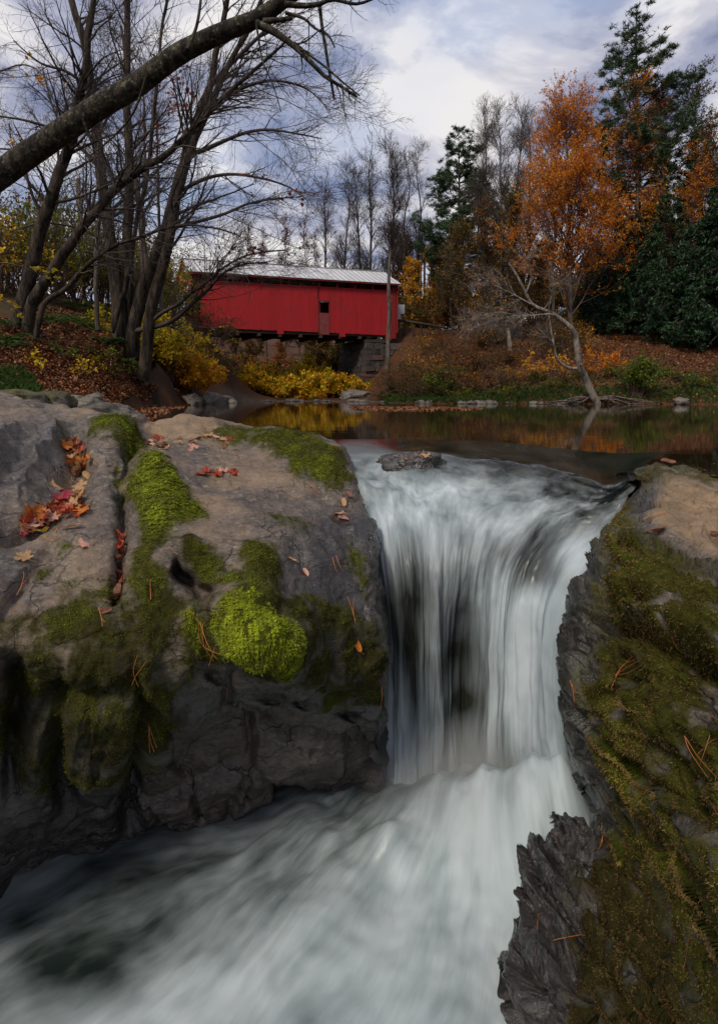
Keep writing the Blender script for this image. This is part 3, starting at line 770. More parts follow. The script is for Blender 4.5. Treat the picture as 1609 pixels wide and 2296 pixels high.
foam_pts = np.array([
 (730,992,0),(900,992,0),(1050,1000,0),(1150,1040,.02),(1250,1060,0),(1340,1070,0),(1430,1050,0),(1080,1022,.03),(1470,1030,0),(1250,1030,0),
 (760,1010,.30),(850,1015,.28),(940,1018,.10),(850,1045,.42),(1000,1035,.25),(960,1060,.42),(790,1060,.45),(1060,1060,.28),(1150,1072,.28),(1100,1085,.45),(1250,1090,.30),(1340,1098,.25),(1410,1080,.2),
 (800,1085,.5),(900,1100,.68),(1000,1110,.72),(1100,1110,.62),(1200,1115,.52),(1330,1112,.30),(1380,1130,.30),
 (850,1180,.58),(950,1180,.62),(1050,1170,.55),(1150,1180,.48),(1250,1190,.38),(1330,1190,.32),
 (870,1260,.36),(950,1260,.42),(1050,1250,.46),(1120,1240,.30),(1200,1250,.28),(1290,1235,.8),(1200,1300,.25),(1110,1300,.72),(1245,1285,.35),
 (870,1350,.22),(920,1350,.12),(980,1380,.36),(1040,1380,.26),(1100,1380,.8),(1200,1350,.78),(1250,1340,.78),
 (880,1450,.28),(930,1450,.14),(975,1450,.46),(1025,1470,.06),(1080,1470,.55),(1150,1450,.85),(1220,1450,.8),
 (880,1560,.72),(920,1560,.36),(990,1560,.5),(1040,1580,.04),(1090,1580,.55),(1160,1560,.9),(1230,1560,.82),
 (890,1680,.8),(950,1680,.5),(1010,1680,.55),(1045,1690,.38),(1090,1700,.6),(1160,1700,.75),(1240,1680,.8),
 (880,1760,.95),(980,1750,.95),(1050,1750,.9),(1120,1760,.95),(1240,1750,.98)], float)
foam = np.clip(rbf(foam_pts[:, :2] / 100, foam_pts[:, 2], UVw / 100), 0, 1)
foam = np.clip(0.40 + (foam - 0.42) * 1.3, 0, 1)
fvar = (0.25 + 0.75 * sstep(0.0, 0.4, foam)) * act
me = mesh_np('waterfall', Gw2, grid_faces(NR, NC, flip=True), M_fall, attrs=dict(foam=foam, fvar=fvar, fs=ss * 1.2, ft=np.cumsum(np.interp(np.linspace(0, 1, NR), [0, 0.08, 0.3, 0.45, 1], [9, 9, 6, 1.2, 1.0]))[:, None] / NR * 3.4 * np.ones((1, NC))))
wfall = link('waterfall', me)
tag(wfall, 'silky white waterfall pouring through the gap between the two rock ledges', 'waterfall', kind='structure')

# plunge pool
nx, ny = 250, 215
X = np.linspace(-5.0, 1.5, nx)[:, None] * np.ones((1, ny)); Y = np.ones((nx, 1)) * np.linspace(0.55, 4.1, ny)[None]
Z = np.full_like(X, LOWZ)
src = at(1180, 1500, 4.3)
dx, dy = X - src[0], Y - src[1]
rr = np.hypot(dx, dy); th = np.arctan2(dy, -dx)
flow_s = th * 2.6 + 0.16 * fbm(np.stack([X * 0.9, Y * 0.9, 0 * X], -1), 2)
flow_t = rr
wob = fbm(np.stack([flow_s * 3.4, flow_t * 1.6, 0 * X + 2], -1), 4)
amp = 0.04 + 0.055 * np.exp(-((rr - 0.9) / 1.1) ** 2)
Z += amp * wob + 0.06 * np.exp(-((rr - 1.1) / 0.6) ** 2) * 0.5 * fbm(np.stack([X * 3, Y * 3, 0 * X + 5], -1), 2) + 0.035 * fbm(np.stack([X * 3.2, Y * 3.2, 0 * X], -1), 3) * sstep(3.9, 1.2, rr)
def mound(u, v, y, r, h):
    p = at(u, v, y); return h * np.exp(-(((X - p[0]) ** 2 + (Y - p[1]) ** 2) / r ** 2))
Z += mound(1020, 1790, 3.0, 0.26, 0.20) + mound(1250, 1740, 2.8, 0.36, 0.50) + mound(900, 1810, 3.0, 0.16, 0.10) + mound(870, 1890, 2.75, 0.13, 0.10)
Z += mound(1160, 1820, 2.7, 0.3, 0.10) + mound(700, 1840, 2.85, 0.14, 0.05)
Gp = np.stack([X, Y, Z], -1)
UVp = np.stack(proj(Gp), -1)
pf = np.array([
 (0,2000,.42),(60,1975,.38),(140,1930,.28),(250,1890,.22),(350,1862,.16),(40,2060,.0),(200,1940,.04),(130,2110,.0),(120,2180,.0),(300,2060,.05),(260,2190,.06),(60,2110,.0),(200,2080,.0),(180,2160,.0),
 (40,2140,.05),(30,2190,.25),(40,2290,.5),(140,2260,.45),(480,2150,.7),(430,2100,.5),(700,2050,.8),(900,1980,.9),(500,1900,.26),(430,1865,.0),(560,1835,.04),(650,1810,.15),
 (620,1930,.45),(740,1830,.42),(820,1845,.22),(860,1790,.30),(870,1870,.78),(800,1890,.4),(950,1830,.8),(1050,1800,.98),(1000,1950,.96),(1220,1750,.92),(1100,2000,.98),(1000,2200,.92),(600,2230,.85),
 (350,2250,.75),(200,2310,.75),(400,2000,.10),(300,1980,.02),(350,2060,.06),(560,2000,.36),(700,1930,.38),(760,1970,.6),(1080,2250,.85),(1130,2100,.9),(800,2120,.92),(700,2300,.9),(200,2020,.06),(460,1960,.28),(320,1925,.12)], float)
pfoam = 0.10 + 0.9 * np.clip(rbf(pf[:, :2] / 100, pf[:, 2], np.clip(UVp, [-300, 1600], [1700, 2700]) / 100), 0, 1)
me = mesh_np('plunge_pool', Gp, grid_faces(nx, ny, flip=True), M_plunge, attrs=dict(foam=pfoam, fvar=0.62 + 0.38 * (4 * pfoam * (1 - pfoam)), fs=flow_s, ft=flow_t))
pl = link('plunge_pool', me)
tag(pl, 'churning white and dark green plunge pool below the waterfall', 'water', kind='structure')
# ------------------------------------------------------------------ upper pool, banks, hillside
shore_px = [(300,962),(285,940),(215,926),(260,917),(330,912),(420,908),(480,904),(540,900.5),(620,900),(700,900),(790,900.5),(850,902),(900,904),
            (1000,905.5),(1100,905.5),(1200,905.5),(1290,906),(1360,906),(1450,906),(1530,906.5),(1609,907),(1750,909),(1950,913)]
shore = np.array([gz(u, v, 0.0)[:2] for u, v in shore_px])
pool_poly = np.vstack([shore, [[34, 14], [24, 3.2], [1.6, 3.3], [0.8, 4.3], [-1.3, 5.2], [-2.4, 6.2]]])
# ground heights: shoreline at the water, points read off the photograph, and the unseen land beyond
hp = [(x, y, 0.02) for x, y in shore]
def hpt(u, v, y): p = at(u, v, y); hp.append((p[0], p[1], p[2]))
# left bank
hpt(150,905,14.0); hpt(60,872,12.0); hpt(200,862,18.0); hpt(330,885,24.5); hpt(250,800,21.4); hpt(330,835,24.0); hpt(270,757,23.0); hpt(200,772,21.0); hpt(345,800,24.5); hpt(130,830,17.0)
hpt(60,735,18.5); hpt(120,762,19.0); hpt(40,800,15.5); hpt(-80,800,12.0); hpt(-250,790,9.6); hpt(-500,780,7.4); hpt(-90,720,17.5); hpt(-300,700,16)
hpt(180,712,26); hpt(300,715,31); hpt(380,765,33); hpt(420,868,30); hpt(460,884,34); hpt(400,705,40); hpt(440,712,44); hpt(300,692,40); hpt(100,672,33)
hp += [(-30,30,8),(-30,50,9.5),(-45,40,11),(-18,45,7.0),(-26,14,3.5),(-40,20,7),(-9,6.0,1.0),(-12,3,1.4),(-20,3,3.0),(-34,30,9)]
# below the bridge and behind
hpt(560,888,46); hpt(660,886,48); hpt(740,888,48); hpt(800,880,49.5); hpt(640,870,56); hpt(740,868,58); hpt(560,870,55)
hp += [(-8,70,2.2),(0,72,2.4),(-14,66,3.0),(6,66,5.5),(-4,95,7),(-20,95,10),(18,95,11),(-40,95,15),(40,95,16),(-60,60,15),(0,140,14),(-60,140,20),(70,140,24),(75,60,20),(-90,20,12),(-90,140,22)]
# right bank: road shelf and wooded slope
hpt(880,860,46.5); hpt(900,770,50); hpt(960,760,50); hpt(1000,760,48); hpt(1115,765,45.5); hpt(1060,780,44); hpt(880,730,53); hpt(1000,742,53); hpt(1150,748,50)
hpt(960,885,38); hpt(1100,885,34); hpt(1100,830,39); hpt(1220,880,31.5); hpt(1220,820,36); hpt(1330,880,30.5); hpt(1400,860,31.5); hpt(1400,800,36); hpt(1550,885,29.5); hpt(1550,800,36); hpt(1609,770,40); hpt(1450,760,42); hpt(1700,760,40); hpt(1300,760,42)
hp += [(30,52,9.5),(45,45,11),(48,30,6),(38,20,3),(26,2,2.2),(40,5,6),(80,20,16),(20,60,9),(9,60,7.2)]
hp = np.array(hp)
interior = np.array([(0,12),(0,20),(0,30),(-3,36),(6,24),(14,22),(10,10),(-2,9),(-3,15),(-5,20),(20,15),(4,5.5),(-6,26)], float)
hp = np.vstack([hp, np.c_[interior, np.full(len(interior), -0.9)]])
HPX = hp
def ground_z(x, y):
    q = np.stack([np.asarray(x, float), np.asarray(y, float)], -1)
    z = rbf(HPX[:, :2], HPX[:, 2], q)
    d = signed(q, pool_poly)
    n = fbm(np.concatenate([q * 0.45, 0 * q[..., :1]], -1), 4) * 0.22 + 0.06 * fbm(np.concatenate([q * 1.9, 0 * q[..., :1]], -1), 3)
    z = z + n * sstep(0.3, 3.0, np.abs(d))
    z = np.where(d > 0, np.minimum(z, -0.05 - 0.25 * np.minimum(d, 2.5)), np.maximum(z, 0.03 + 0.04 * np.minimum(-d, 2)))
    return z
xs = np.concatenate([np.linspace(-140, -34, 36)[:-1], np.linspace(-34, 40, 200), np.linspace(40, 150, 36)[1:]])
ys = np.concatenate([np.linspace(6.4, 40, 150)[:-1], np.linspace(40, 80, 70), np.linspace(80, 260, 30)[1:]])
Xg, Yg = np.meshgrid(xs, ys, indexing='ij')
Zg = ground_z(Xg, Yg)
Zg = np.where(Yg > 140, np.maximum(Zg, 14 + (Yg - 140) * 0.08), Zg)
sd = signed(np.stack([Xg, Yg], -1), pool_poly)
def ground_mat():
    t = NT('forest_floor')
    n = t.noise(1.3, 6, 0.65); n2 = t.noise(14, 5, 0.7); n3 = t.noise(0.25, 4, 0.6)
    c = t.mix(t.ramp(n2, [(0.35, 0.0), (0.65, 1.0)]), (0.028, 0.016, 0.009), (0.115, 0.042, 0.016))
    c = t.mix(t.ramp(n, [(0.45, 0.0), (0.7, 0.7)]), c, (0.020, 0.015, 0.009))
    c = t.mix(t.math('MULTIPLY', t.attr('green'), t.ramp(n, [(0.35, 0.2), (0.6, 0.9)])), c, (0.030, 0.042, 0.010))
    c = t.mix(t.attr('gravel'), c, t.mix(t.ramp(t.noise(5, 4, 0.6), [(0.35, 0), (0.65, 1)]), (0.035, 0.028, 0.022), (0.10, 0.078, 0.06)))
    c = t.mix(t.attr('soil'), c, t.mix(t.ramp(n2, [(0.35, 0), (0.65, 1)]), (0.012, 0.009, 0.007), (0.045, 0.03, 0.02)))
    nb = t.bump(n2, 0.8, 0.05)
    return t.done(t.bsdf(c, 0.9, 0.2, nb))
M_ground = ground_mat()
uvg = np.stack(proj(np.stack([Xg, Yg, Zg], -1)), -1)
green = np.maximum(sstep(-1.2, -2.2, sd) * sstep(-7, -3, sd) * sstep(900, 1000, uvg[..., 0]), blob(uvg, [(-200,820),(60,830),(90,880),(-200,890)], 20))
green = np.maximum(green, blob(uvg, [(0,560),(250,600),(260,730),(0,700)], 30) * 0.8)
gravel = sstep(-1.1, -0.4, sd) * sstep(470, 520, uvg[..., 0]) * sstep(960, 860, uvg[..., 0])
gs = np.gradient(Zg, axis=1) / np.gradient(Yg, axis=1)
soil = sstep(0.55, 1.0, np.abs(gs)) * sstep(420, 380, uvg[..., 0])
soil = np.maximum(soil, blob(uvg, [(250,760),(400,770),(395,880),(340,895),(260,850)], 20) * 0.7)
me = mesh_np('ground', np.stack([Xg, Yg, Zg], -1), grid_faces(len(xs), len(ys), flip=True), M_ground, attrs=dict(green=green, gravel=gravel, soil=soil))
g = link('ground', me); g['kind'] = 'structure'; g['label'] = 'leaf strewn stream banks and wooded hillside'; 
def gzq(x, y): return float(ground_z(np.array([x]), np.array([y]))[0])

# the still pool above the fall: one flat sheet whose near edge slips under the crest of the fall
import bmesh
pw = np.vstack([[[-16, 46]], [[-16, 9]], [[-7, 9.0]], [[-3.0, 6.4]], *[[[float(gz(u, v)[0]), float(gz(u, v)[1]) - 0.05]] for u, v in A], [[2.45, 4.2]], [[2.12, 3.75]], [[2.0, 3.45]], [[2.2, 3.1]], [[30, 3.0]], [[36, 14]], [[44, 30]], [[24, 46]]])
bm = bmesh.new()
f = bm.faces.new([bm.verts.new((x, y, 0.0)) for x, y in pw])
bmesh.ops.triangulate(bm, faces=[f])
me = bpy.data.meshes.new('pool_water'); bm.to_mesh(me); bm.free(); me.materials.append(M_pool)
me.update()
if me.polygons[0].normal.z < 0: me.flip_normals()
pool = link('pool_water', me); pool['kind'] = 'structure'; pool['label'] = 'still dark pool mirroring the autumn banks above the waterfall'

# ------------------------------------------------------------------ small rocks
def rock_mesh(name, r, seed, mat, flat=0.6, moss=0.0, wet=0.0, tan=0.0, res=22):
    th = np.linspace(0, np.pi, res)[:, None] * np.ones((1, 2 * res)); ph = np.ones((res, 1)) * np.linspace(0, 2 * np.pi, 2 * res)[None]
    d = np.stack([np.sin(th) * np.cos(ph), np.sin(th) * np.sin(ph), np.cos(th)], -1)
    k = 1 + 0.38 * fbm(d * 1.1 + seed, 3) + 0.10 * fbm(d * 4 + seed, 3, ridge=True)
    d = np.sign(d) * np.abs(d) ** 0.85
    P = d * k[..., None] * np.array(r)
    mm = sstep(0.1, 0.5, d[..., 2] + 0.5 * fbm(d * 3 + seed, 3)) * moss
    o = np.ones(P.shape[:2])
    return mesh_np(name, P, grid_faces(res, 2 * res, flip=True), mat, attrs=dict(moss=mm, mtint=0.5 * o, wet=wet * o, tan=tan * o, lichen=0.5 * o))
def rock_at(name, u, v, y, r, seed, label, group=None, mat=None, sink=0.3, rot=0.0, z=None, cat='rock', **k):
    p = at(u, v, y)
    zz = (gzq(p[0], p[1]) if z is None else z)
    o = link(name, rock_mesh(name, r, seed, mat or M_rock_bank, **k))
    o.location = (p[0], p[1], zz + r[2] * (1 - 2 * sink)); o.rotation_euler = (0.0, 0.0, rot)
    tag(o, label, cat, group)
    return o
# ------------------------------------------------------------------ covered bridge
def red_mat(name, c1, c2):
    t = NT(name)
    v = t.mapping(t.tc(), (3, 3, 0.35))
    n = t.noise(2.2, 5, 0.65, v); r = t.n.new('ShaderNodeObjectInfo').outputs['Random']
    c = t.mix(t.ramp(n, [(0.3, 0), (0.75, 1)]), c1, c2)
    c = t.mix(t.math('MULTIPLY', r, 0.26), c, tuple(x * 0.55 for x in c1))
    c = t.mix(t.ramp(t.noise(0.8, 4, 0.6), [(0.55, 0), (0.75, 0.35)]), c, (0.09, 0.02, 0.018))
    return t.done(t.bsdf(c, 0.7, 0.25, t.bump(t.noise(4, 3, 0.6, v), 0.08, 0.004)))
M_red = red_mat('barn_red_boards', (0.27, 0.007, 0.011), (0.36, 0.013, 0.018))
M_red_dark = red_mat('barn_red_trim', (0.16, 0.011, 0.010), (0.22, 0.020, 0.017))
M_dark_wood = mat_simple('old_timber', (0.020, 0.014, 0.010), (0.055, 0.038, 0.028), 5, 0.85, stretch=(0.3, 3, 3))
M_door = mat_simple('weathered_red_panel', (0.13, 0.012, 0.014), (0.17, 0.04, 0.038), 3, 0.75)
def roof_mat():
    t = NT('metal_roof')
    n = t.noise(1.2, 5, 0.6, t.mapping(t.tc(), (1, 0.4, 1)))
    r = t.n.new('ShaderNodeObjectInfo').outputs['Random']
    c = t.mix(t.ramp(n, [(0.3, 0), (0.75, 1)]), (0.52, 0.53, 0.56), (0.66, 0.66, 0.68))
    c = t.mix(t.math('MULTIPLY', r, 0.25), c, (0.40, 0.41, 0.44))
    return t.done(t.bsdf(c, 0.42, 0.5, t.bump(t.noise(3, 3, 0.5), 0.1, 0.02), 0.25))
M_roof = roof_mat()
M_seam = mat_simple('roof_seam', (0.28, 0.28, 0.30), (0.36, 0.36, 0.38), 5, 0.5, metal=0.2)
def stone_mat(name, c1, c2):
    t = NT(name)
    n = t.noise(2.5, 5, 0.65); r = t.n.new('ShaderNodeObjectInfo').outputs['Random']
    c = t.mix(t.ramp(n, [(0.3, 0), (0.7, 1)]), c1, c2)
    c = t.mix(t.math('MULTIPLY', r, 0.7), c, tuple(x * 0.4 for x in c1))
    return t.done(t.bsdf(c, 0.85, 0.3, t.bump(t.noise(7, 5, 0.7), 0.8, 0.05)))
M_stone = stone_mat('abutment_stone', (0.042, 0.035, 0.033), (0.105, 0.085, 0.078))
M_stone_red = stone_mat('abutment_stone_reddish', (0.06, 0.034, 0.03), (0.11, 0.06, 0.05))
M_green_sign = mat_simple('green_sign', (0.006, 0.14, 0.075), (0.010, 0.18, 0.10), 5, 0.5, 0.05)
M_white = mat_simple('white_paint', (0.62, 0.62, 0.60), (0.75, 0.75, 0.72), 5, 0.6, 0.05)
M_galv = mat_simple('sign_back_metal', (0.30, 0.31, 0.33), (0.40, 0.41, 0.43), 6, 0.5, 0.1, metal=0.3)
M_pole = mat_simple('utility_pole_wood', (0.16, 0.11, 0.08), (0.28, 0.19, 0.14), 5, 0.85, 0.5, 0.02, (4, 4, 0.4))

BL = at(450, 700, 45.0); BR = at(877, 757, 49.6)
BASEZ = 6.25
O3 = np.array([BL[0], BL[1], BASEZ])
E1 = np.array([BR[0] - BL[0], BR[1] - BL[1], 0.0]); BLEN = np.linalg.norm(E1); E1 /= BLEN     # along the bridge
E2 = np.array([-0.50, 0.866, 0.0])                                                        # across (the ends are cut askew)
E3 = np.array([0, 0, 1.0])
EN = np.array([E1[1], -E1[0], 0.0])                                                       # out of the near wall, to the water
BW = 4.9
def bp(a, b, c): return O3 + a * E1 + b * E2 + c * E3
def bbox(a0, a1, b0, b1, c0, c1):
    return np.array([bp(a, b, c) for a, b, c in box_verts(a0, a1, b0, b1, c0, c1)])
bridge = empty('covered_bridge', tuple(bp(BLEN / 2, BW / 2, -0.6)))
tag(bridge, 'red wooden covered bridge with a pale standing seam metal roof', 'bridge')
def bpart(name, V, Fq, mat, parent=None):
    return part(name, mesh_np(name, V, Fq, mat, smooth=False), parent or bridge)
WH = 4.12                                    # height of the boarded wall
def bottom(a): return 0.10 - 0.010 * a
# board cladding, near wall; the window strip lies between a = 11.3 and 12.4
WIN0, WIN1 = 0.590 * BLEN, 0.655 * BLEN
rngb = np.random.default_rng(8)
a = 0.0
while a < BLEN - 0.05:
    w = min(rngb.uniform(0.26, 0.34), BLEN - a)
    if a < WIN0 < a + w: w = WIN0 - a
    if WIN0 - 1e-6 <= a < WIN1 - 0.01:
        a = WIN1; continue
    if w < 0.05: a += w; continue
    drop = 0.0
    f = a / BLEN
    if abs(f - 0.385) < 0.018 or abs(f - 0.718) < 0.02: drop = 0.30
    if f > 0.955: drop = 0.42
    if 0.585 < f < 0.602: drop = 0.24
    z0 = bottom(a) - drop + rngb.uniform(-0.015, 0.015); z1 = WH + rngb.uniform(-0.01, 0.02)
    out = rngb.uniform(0.0, 0.0015)
    V = bbox(a + 0.001, a + w - 0.001, -0.035 - out, 0.0 - out, z0, z1)
    bpart('plank', V, BOXF, M_red)
    a += w
# window strip: upper boards, dark opening, lower weathered panel, posts
bpart('window_board', bbox(WIN0 + 0.20, WIN1 - 0.05, -0.03, 0.0, 2.90, WH), BOXF, M_red)
wo = bpart('window_frame', join([(bbox(WIN0 - 0.02, WIN0 + 0.05, -0.06, 0.1, 0.0, 2.95), BOXF), (bbox(WIN1 - 0.05, WIN1 + 0.02, -0.06, 0.1, 0.0, WH), BOXF), (bbox(WIN0 + 0.05, WIN1 - 0.05, -0.045, 0.1, 2.78, 2.88), BOXF)])[0],
           join([(np.zeros((8, 3)), BOXF)] * 3)[1], M_red_dark)
bpart('window_panel', bbox(WIN0 + 0.06, WIN1 - 0.06, 0.005, 0.04, -0.18, 1.78), BOXF, M_door)
# far wall, floor, trusses
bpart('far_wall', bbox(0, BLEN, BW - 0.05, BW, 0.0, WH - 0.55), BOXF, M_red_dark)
bpart('deck', bbox(-0.3, BLEN + 0.3, 0.1, BW - 0.1, 0.35, 0.55), BOXF, M_dark_wood)
bpart('floor_beam', bbox(0.0, BLEN, 0.12, 0.42, -0.22, 0.33), BOXF, M_dark_wood)
bpart('floor_beam', bbox(0.0, BLEN, BW - 0.42, BW - 0.12, -0.22, 0.33), BOXF, M_dark_wood)
for k in range(9):
    aa = 1.2 + k * (BLEN - 2.4) / 8
    bpart('cross_beam', bbox(aa - 0.13, aa + 0.13, 0.02, BW - 0.02, -0.48, -0.23), BOXF, M_dark_wood)
bpart('bearing_timber', bbox(BLEN * 0.855, BLEN * 0.985, 0.03, BW - 0.05, -0.75, -0.49), BOXF, M_dark_wood)
for k in range(11):
    aa = 0.12 + k * (BLEN - 0.24) / 10
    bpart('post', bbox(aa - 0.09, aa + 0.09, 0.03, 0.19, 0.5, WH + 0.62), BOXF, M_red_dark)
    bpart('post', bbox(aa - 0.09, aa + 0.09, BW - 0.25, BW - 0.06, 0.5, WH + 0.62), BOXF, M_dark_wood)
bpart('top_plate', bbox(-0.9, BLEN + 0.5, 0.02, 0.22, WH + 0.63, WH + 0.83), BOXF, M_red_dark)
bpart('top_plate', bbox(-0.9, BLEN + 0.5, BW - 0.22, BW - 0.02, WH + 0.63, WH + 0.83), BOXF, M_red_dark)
# roof
EAVE, RIDGE, OV = WH + 0.55, WH + 2.22, 0.55
A0, A1 = -1.0, BLEN + 0.62
def roof_pt(a, s, lift=0.0):                  # s = -1 near eave, 0 ridge, 1 far eave
    b = BW / 2 + s * (BW / 2 + OV)
    return bp(a, b, RIDGE - abs(s) * (RIDGE - EAVE) + lift)
npan = 38
roof = empty('roof', (0, 0, 0)); roof.parent = bridge
for k in range(npan):
    a0 = A0 + (A1 - A0) * k / npan; a1 = A0 + (A1 - A0) * (k + 1) / npan
    for side in (-1, 1):
        q = [roof_pt(a0, side), roof_pt(a1, side), roof_pt(a1, 0), roof_pt(a0, 0)]
        V = np.array(q + [p + np.array([0, 0, 0.03]) for p in q])
        bpart('roof_panel', V, BOXF, M_roof, roof)
        if side < 0:
            V = np.array([roof_pt(a0 - 0.022, side, 0.031), roof_pt(a0 + 0.022, side, 0.031), roof_pt(a0 + 0.022, 0, 0.031), roof_pt(a0 - 0.022, 0, 0.031)])
            V = np.vstack([V, V + [0, 0, 0.05]])
            bpart('roof_seam', V, BOXF, M_seam, roof)
V = np.array([roof_pt(A0, -0.03, 0.085), roof_pt(A1, -0.03, 0.085), roof_pt(A1, 0.03, 0.085), roof_pt(A0, 0.03, 0.085)])
bpart('ridge_cap', np.vstack([V, V + [0, 0, 0.05]]), BOXF, M_seam, roof)
V = np.array([roof_pt(A0 + .02, -0.985, -0.16), roof_pt(A1 - .02, -0.985, -0.16), roof_pt(A1 - .02, -0.94, -0.16), roof_pt(A0 + .02, -0.94, -0.16)])
bpart('eave_board', np.vstack([V, V + [0, 0, 0.15]]), BOXF, M_red_dark, roof)
for k in range(16):                           # rafters under the sheeting
    aa = A0 + 0.4 + (A1 - A0 - 0.8) * k / 15
    for side in (-1, 1):
        V = np.array([roof_pt(aa - .05, side * 0.93, -0.17), roof_pt(aa + .05, side * 0.93, -0.17), roof_pt(aa + .05, 0, -0.17), roof_pt(aa - .05, 0, -0.17)])
        bpart('rafter', np.vstack([V, V + [0, 0, 0.15]]), BOXF, M_dark_wood, roof)
# portals
def portal(a, sgn):
    n = 15
    for k in range(n):                        # upright boards of the gable
        b0 = -0.30 + (BW + 0.6) * k / n; b1 = -0.30 + (BW + 0.6) * (k + 1) / n
        def top(b): return RIDGE - abs((b - BW / 2) / (BW / 2 + OV)) * (RIDGE - EAVE) - 0.06
        zb = WH - 0.35 + 0.45 * (1 - abs((b0 + b1) / 2 - BW / 2) / (BW / 2)) * 0.4
        g0, g1 = b0 + 0.006, b1 - 0.006
        V = np.array([bp(a, g0, zb), bp(a, g1, zb), bp(a, g1, top(g1)), bp(a, g0, top(g0))])
        V = np.vstack([V, V + E1 * 0.03])
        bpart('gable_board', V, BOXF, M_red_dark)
    for b0, b1 in ((-0.25, 0.45), (BW - 0.45, BW + 0.25)):
        for k in range(3):
            c0 = b0 + (b1 - b0) * k / 3; c1 = b0 + (b1 - b0) * (k + 1) / 3
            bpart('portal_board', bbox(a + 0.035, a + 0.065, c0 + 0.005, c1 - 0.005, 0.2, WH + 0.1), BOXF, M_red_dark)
    V = np.array([roof_pt(a - 0.03, -1.0, -0.10), roof_pt(a, -1.0, -0.10), roof_pt(a, 0, -0.10), roof_pt(a - 0.03, 0, -0.10)])
    bpart('rake_board', np.vstack([V, V + [0, 0, 0.09]]), BOXF, M_red, roof)
    V = np.array([roof_pt(a - 0.03, 1.0, -0.10), roof_pt(a, 1.0, -0.10), roof_pt(a, 0, -0.10), roof_pt(a - 0.03, 0, -0.10)])
    bpart('rake_board', np.vstack([V, V + [0, 0, 0.09]]), BOXF, M_red, roof)
portal(-0.85, -1)
portal(BLEN + 0.45, 1)
bpart('side_board', bbox(-0.80, -0.03, -0.03, 0.0, 2.9, WH + 0.5), BOXF, M_red_dark)
bpart('side_board', bbox(BLEN + 0.02, BLEN + 0.44, -0.045, -0.01, -0.35, WH + 0.55), BOXF, M_red_dark)
sg = bpart('sign_board', bbox(-0.92, -0.885, 0.55, 1.75, WH + 0.35, WH + 1.25), BOXF, M_green_sign)
for k in range(5):                            # the rows of small white lettering, too far to read
    V = bbox(-0.930, -0.922, 0.65 + 0.05 * (k % 2), 1.65 - 0.08 * ((k * 2) % 3), WH + 0.45 + 0.155 * k, WH + 0.50 + 0.155 * k)
    part('lettering', mesh_np('lettering', V, BOXF, M_white, smooth=False), sg).location = (0, 0, 0)

# right abutment of laid stones
ab = empty('stone_abutment', tuple(bp(BLEN * 0.92, 1.0, -6.0)))
tag(ab, 'dark laid stone abutment carrying the end of the red bridge', 'abutment')
rngs = np.random.default_rng(4)
z = BASEZ - 0.80; rowk = 0
while z > 0.5:
    h = rngs.uniform(0.38, 0.62)
    flare = (BASEZ - z) * 0.035
    xx = BLEN * 0.855 - flare
    while xx < BLEN + 3.4:                    # face towards the camera
        w = rngs.uniform(0.55, 1.25)
        o = rngs.uniform(-0.11, 0.11) - flare
        V = bbox(xx + 0.03, xx + w - 0.03, 0.0 + o, 0.9 + o, z - h + 0.05 - BASEZ, z - BASEZ)
        V += rngs.normal(0, 0.035, V.shape)
        part('stone', mesh_np('stone', V, BOXF, M_stone_red if rngs.random() < 0.16 else M_stone, smooth=False), ab)
        xx += w
    b = 0.9
    while b < BW:                             # side towards the stream
        w = rngs.uniform(0.6, 1.2)
        o = rngs.uniform(-0.05, 0.05)
        V = bbox(BLEN * 0.855 - flare + o, BLEN * 0.855 - flare + o + 0.7, b + 0.015, b + w - 0.015, z - h + 0.015 - BASEZ, z - BASEZ)
        V += rngs.normal(0, 0.035, V.shape)
        part('stone', mesh_np('stone', V, BOXF, M_stone, smooth=False), ab)
        b += w
    z -= h
V = bbox(BLEN * 0.868, BLEN + 3.2, 0.35, BW - 0.1, -6.4, -0.85)
part('rubble_core', mesh_np('rubble_core', V, BOXF, M_dark_wood, smooth=False), ab)

# road signs seen from behind, rail, poles
def sign_post(u, v0, v1, y, plates, label):
    base = at(u, v1, y); base[2] = max(gzq(base[0], base[1]), base[2] - 1.0)
    r = empty('road_sign', tuple(base)); tag(r, label, 'sign')
    top = at(u, v0, y)
    V, Q = tubes(np.array([[base - [0, 0, .2], top]]), np.array([[0.035, 0.035]]), 6)
    part('post', mesh_np('post', V, Q, M_galv), r)
    for (kind, uc, vc, w, h) in plates:
        c = at(uc, vc, y - 0.06); s = y / F
        if kind == 'diamond': P = [(0, -h), (w, 0), (0, h), (-w, 0)]
        else: P = [(-w, -h), (w, -h), (w, h), (-w, h)]
        V = np.array([[c[0] + p[0] * s, c[1], c[2] + p[1] * s] for p in P]); V = np.vstack([V, V + [0, 0.02, 0]])
        part('plate', mesh_np('plate', V, BOXF, M_galv, smooth=False), r)
sign_post(886, 678, 735, 52.5, [('diamond', 886, 691, 9.5, 11), ('rect', 890, 708, 8, 8.5)], 'grey diamond sign back with a small plate beside the bridge end')
sign_post(898, 682, 735, 53.2, [('rect', 898, 693, 8.5, 10)], 'grey square sign back on a post beside the diamond sign')
rail = empty('guard_rail', tuple(at(930, 725, 51.5))); tag(rail, 'low dark wooden guard rail along the road past the bridge end', 'rail')
ra, rb = at(882, 716, 51.8), at(998, 734, 49.0)
for k in range(6):
    p = ra + (rb - ra) * (k + 0.3) / 6
    q = p.copy(); q[2] = gzq(p[0], p[1]) - 0.2
    V, Q = tubes(np.array([[q, p + [0, 0.06, 0.18]]]), np.array([[0.09, 0.09]]), 6)
    part('post', mesh_np('post', V, Q, M_dark_wood), rail)
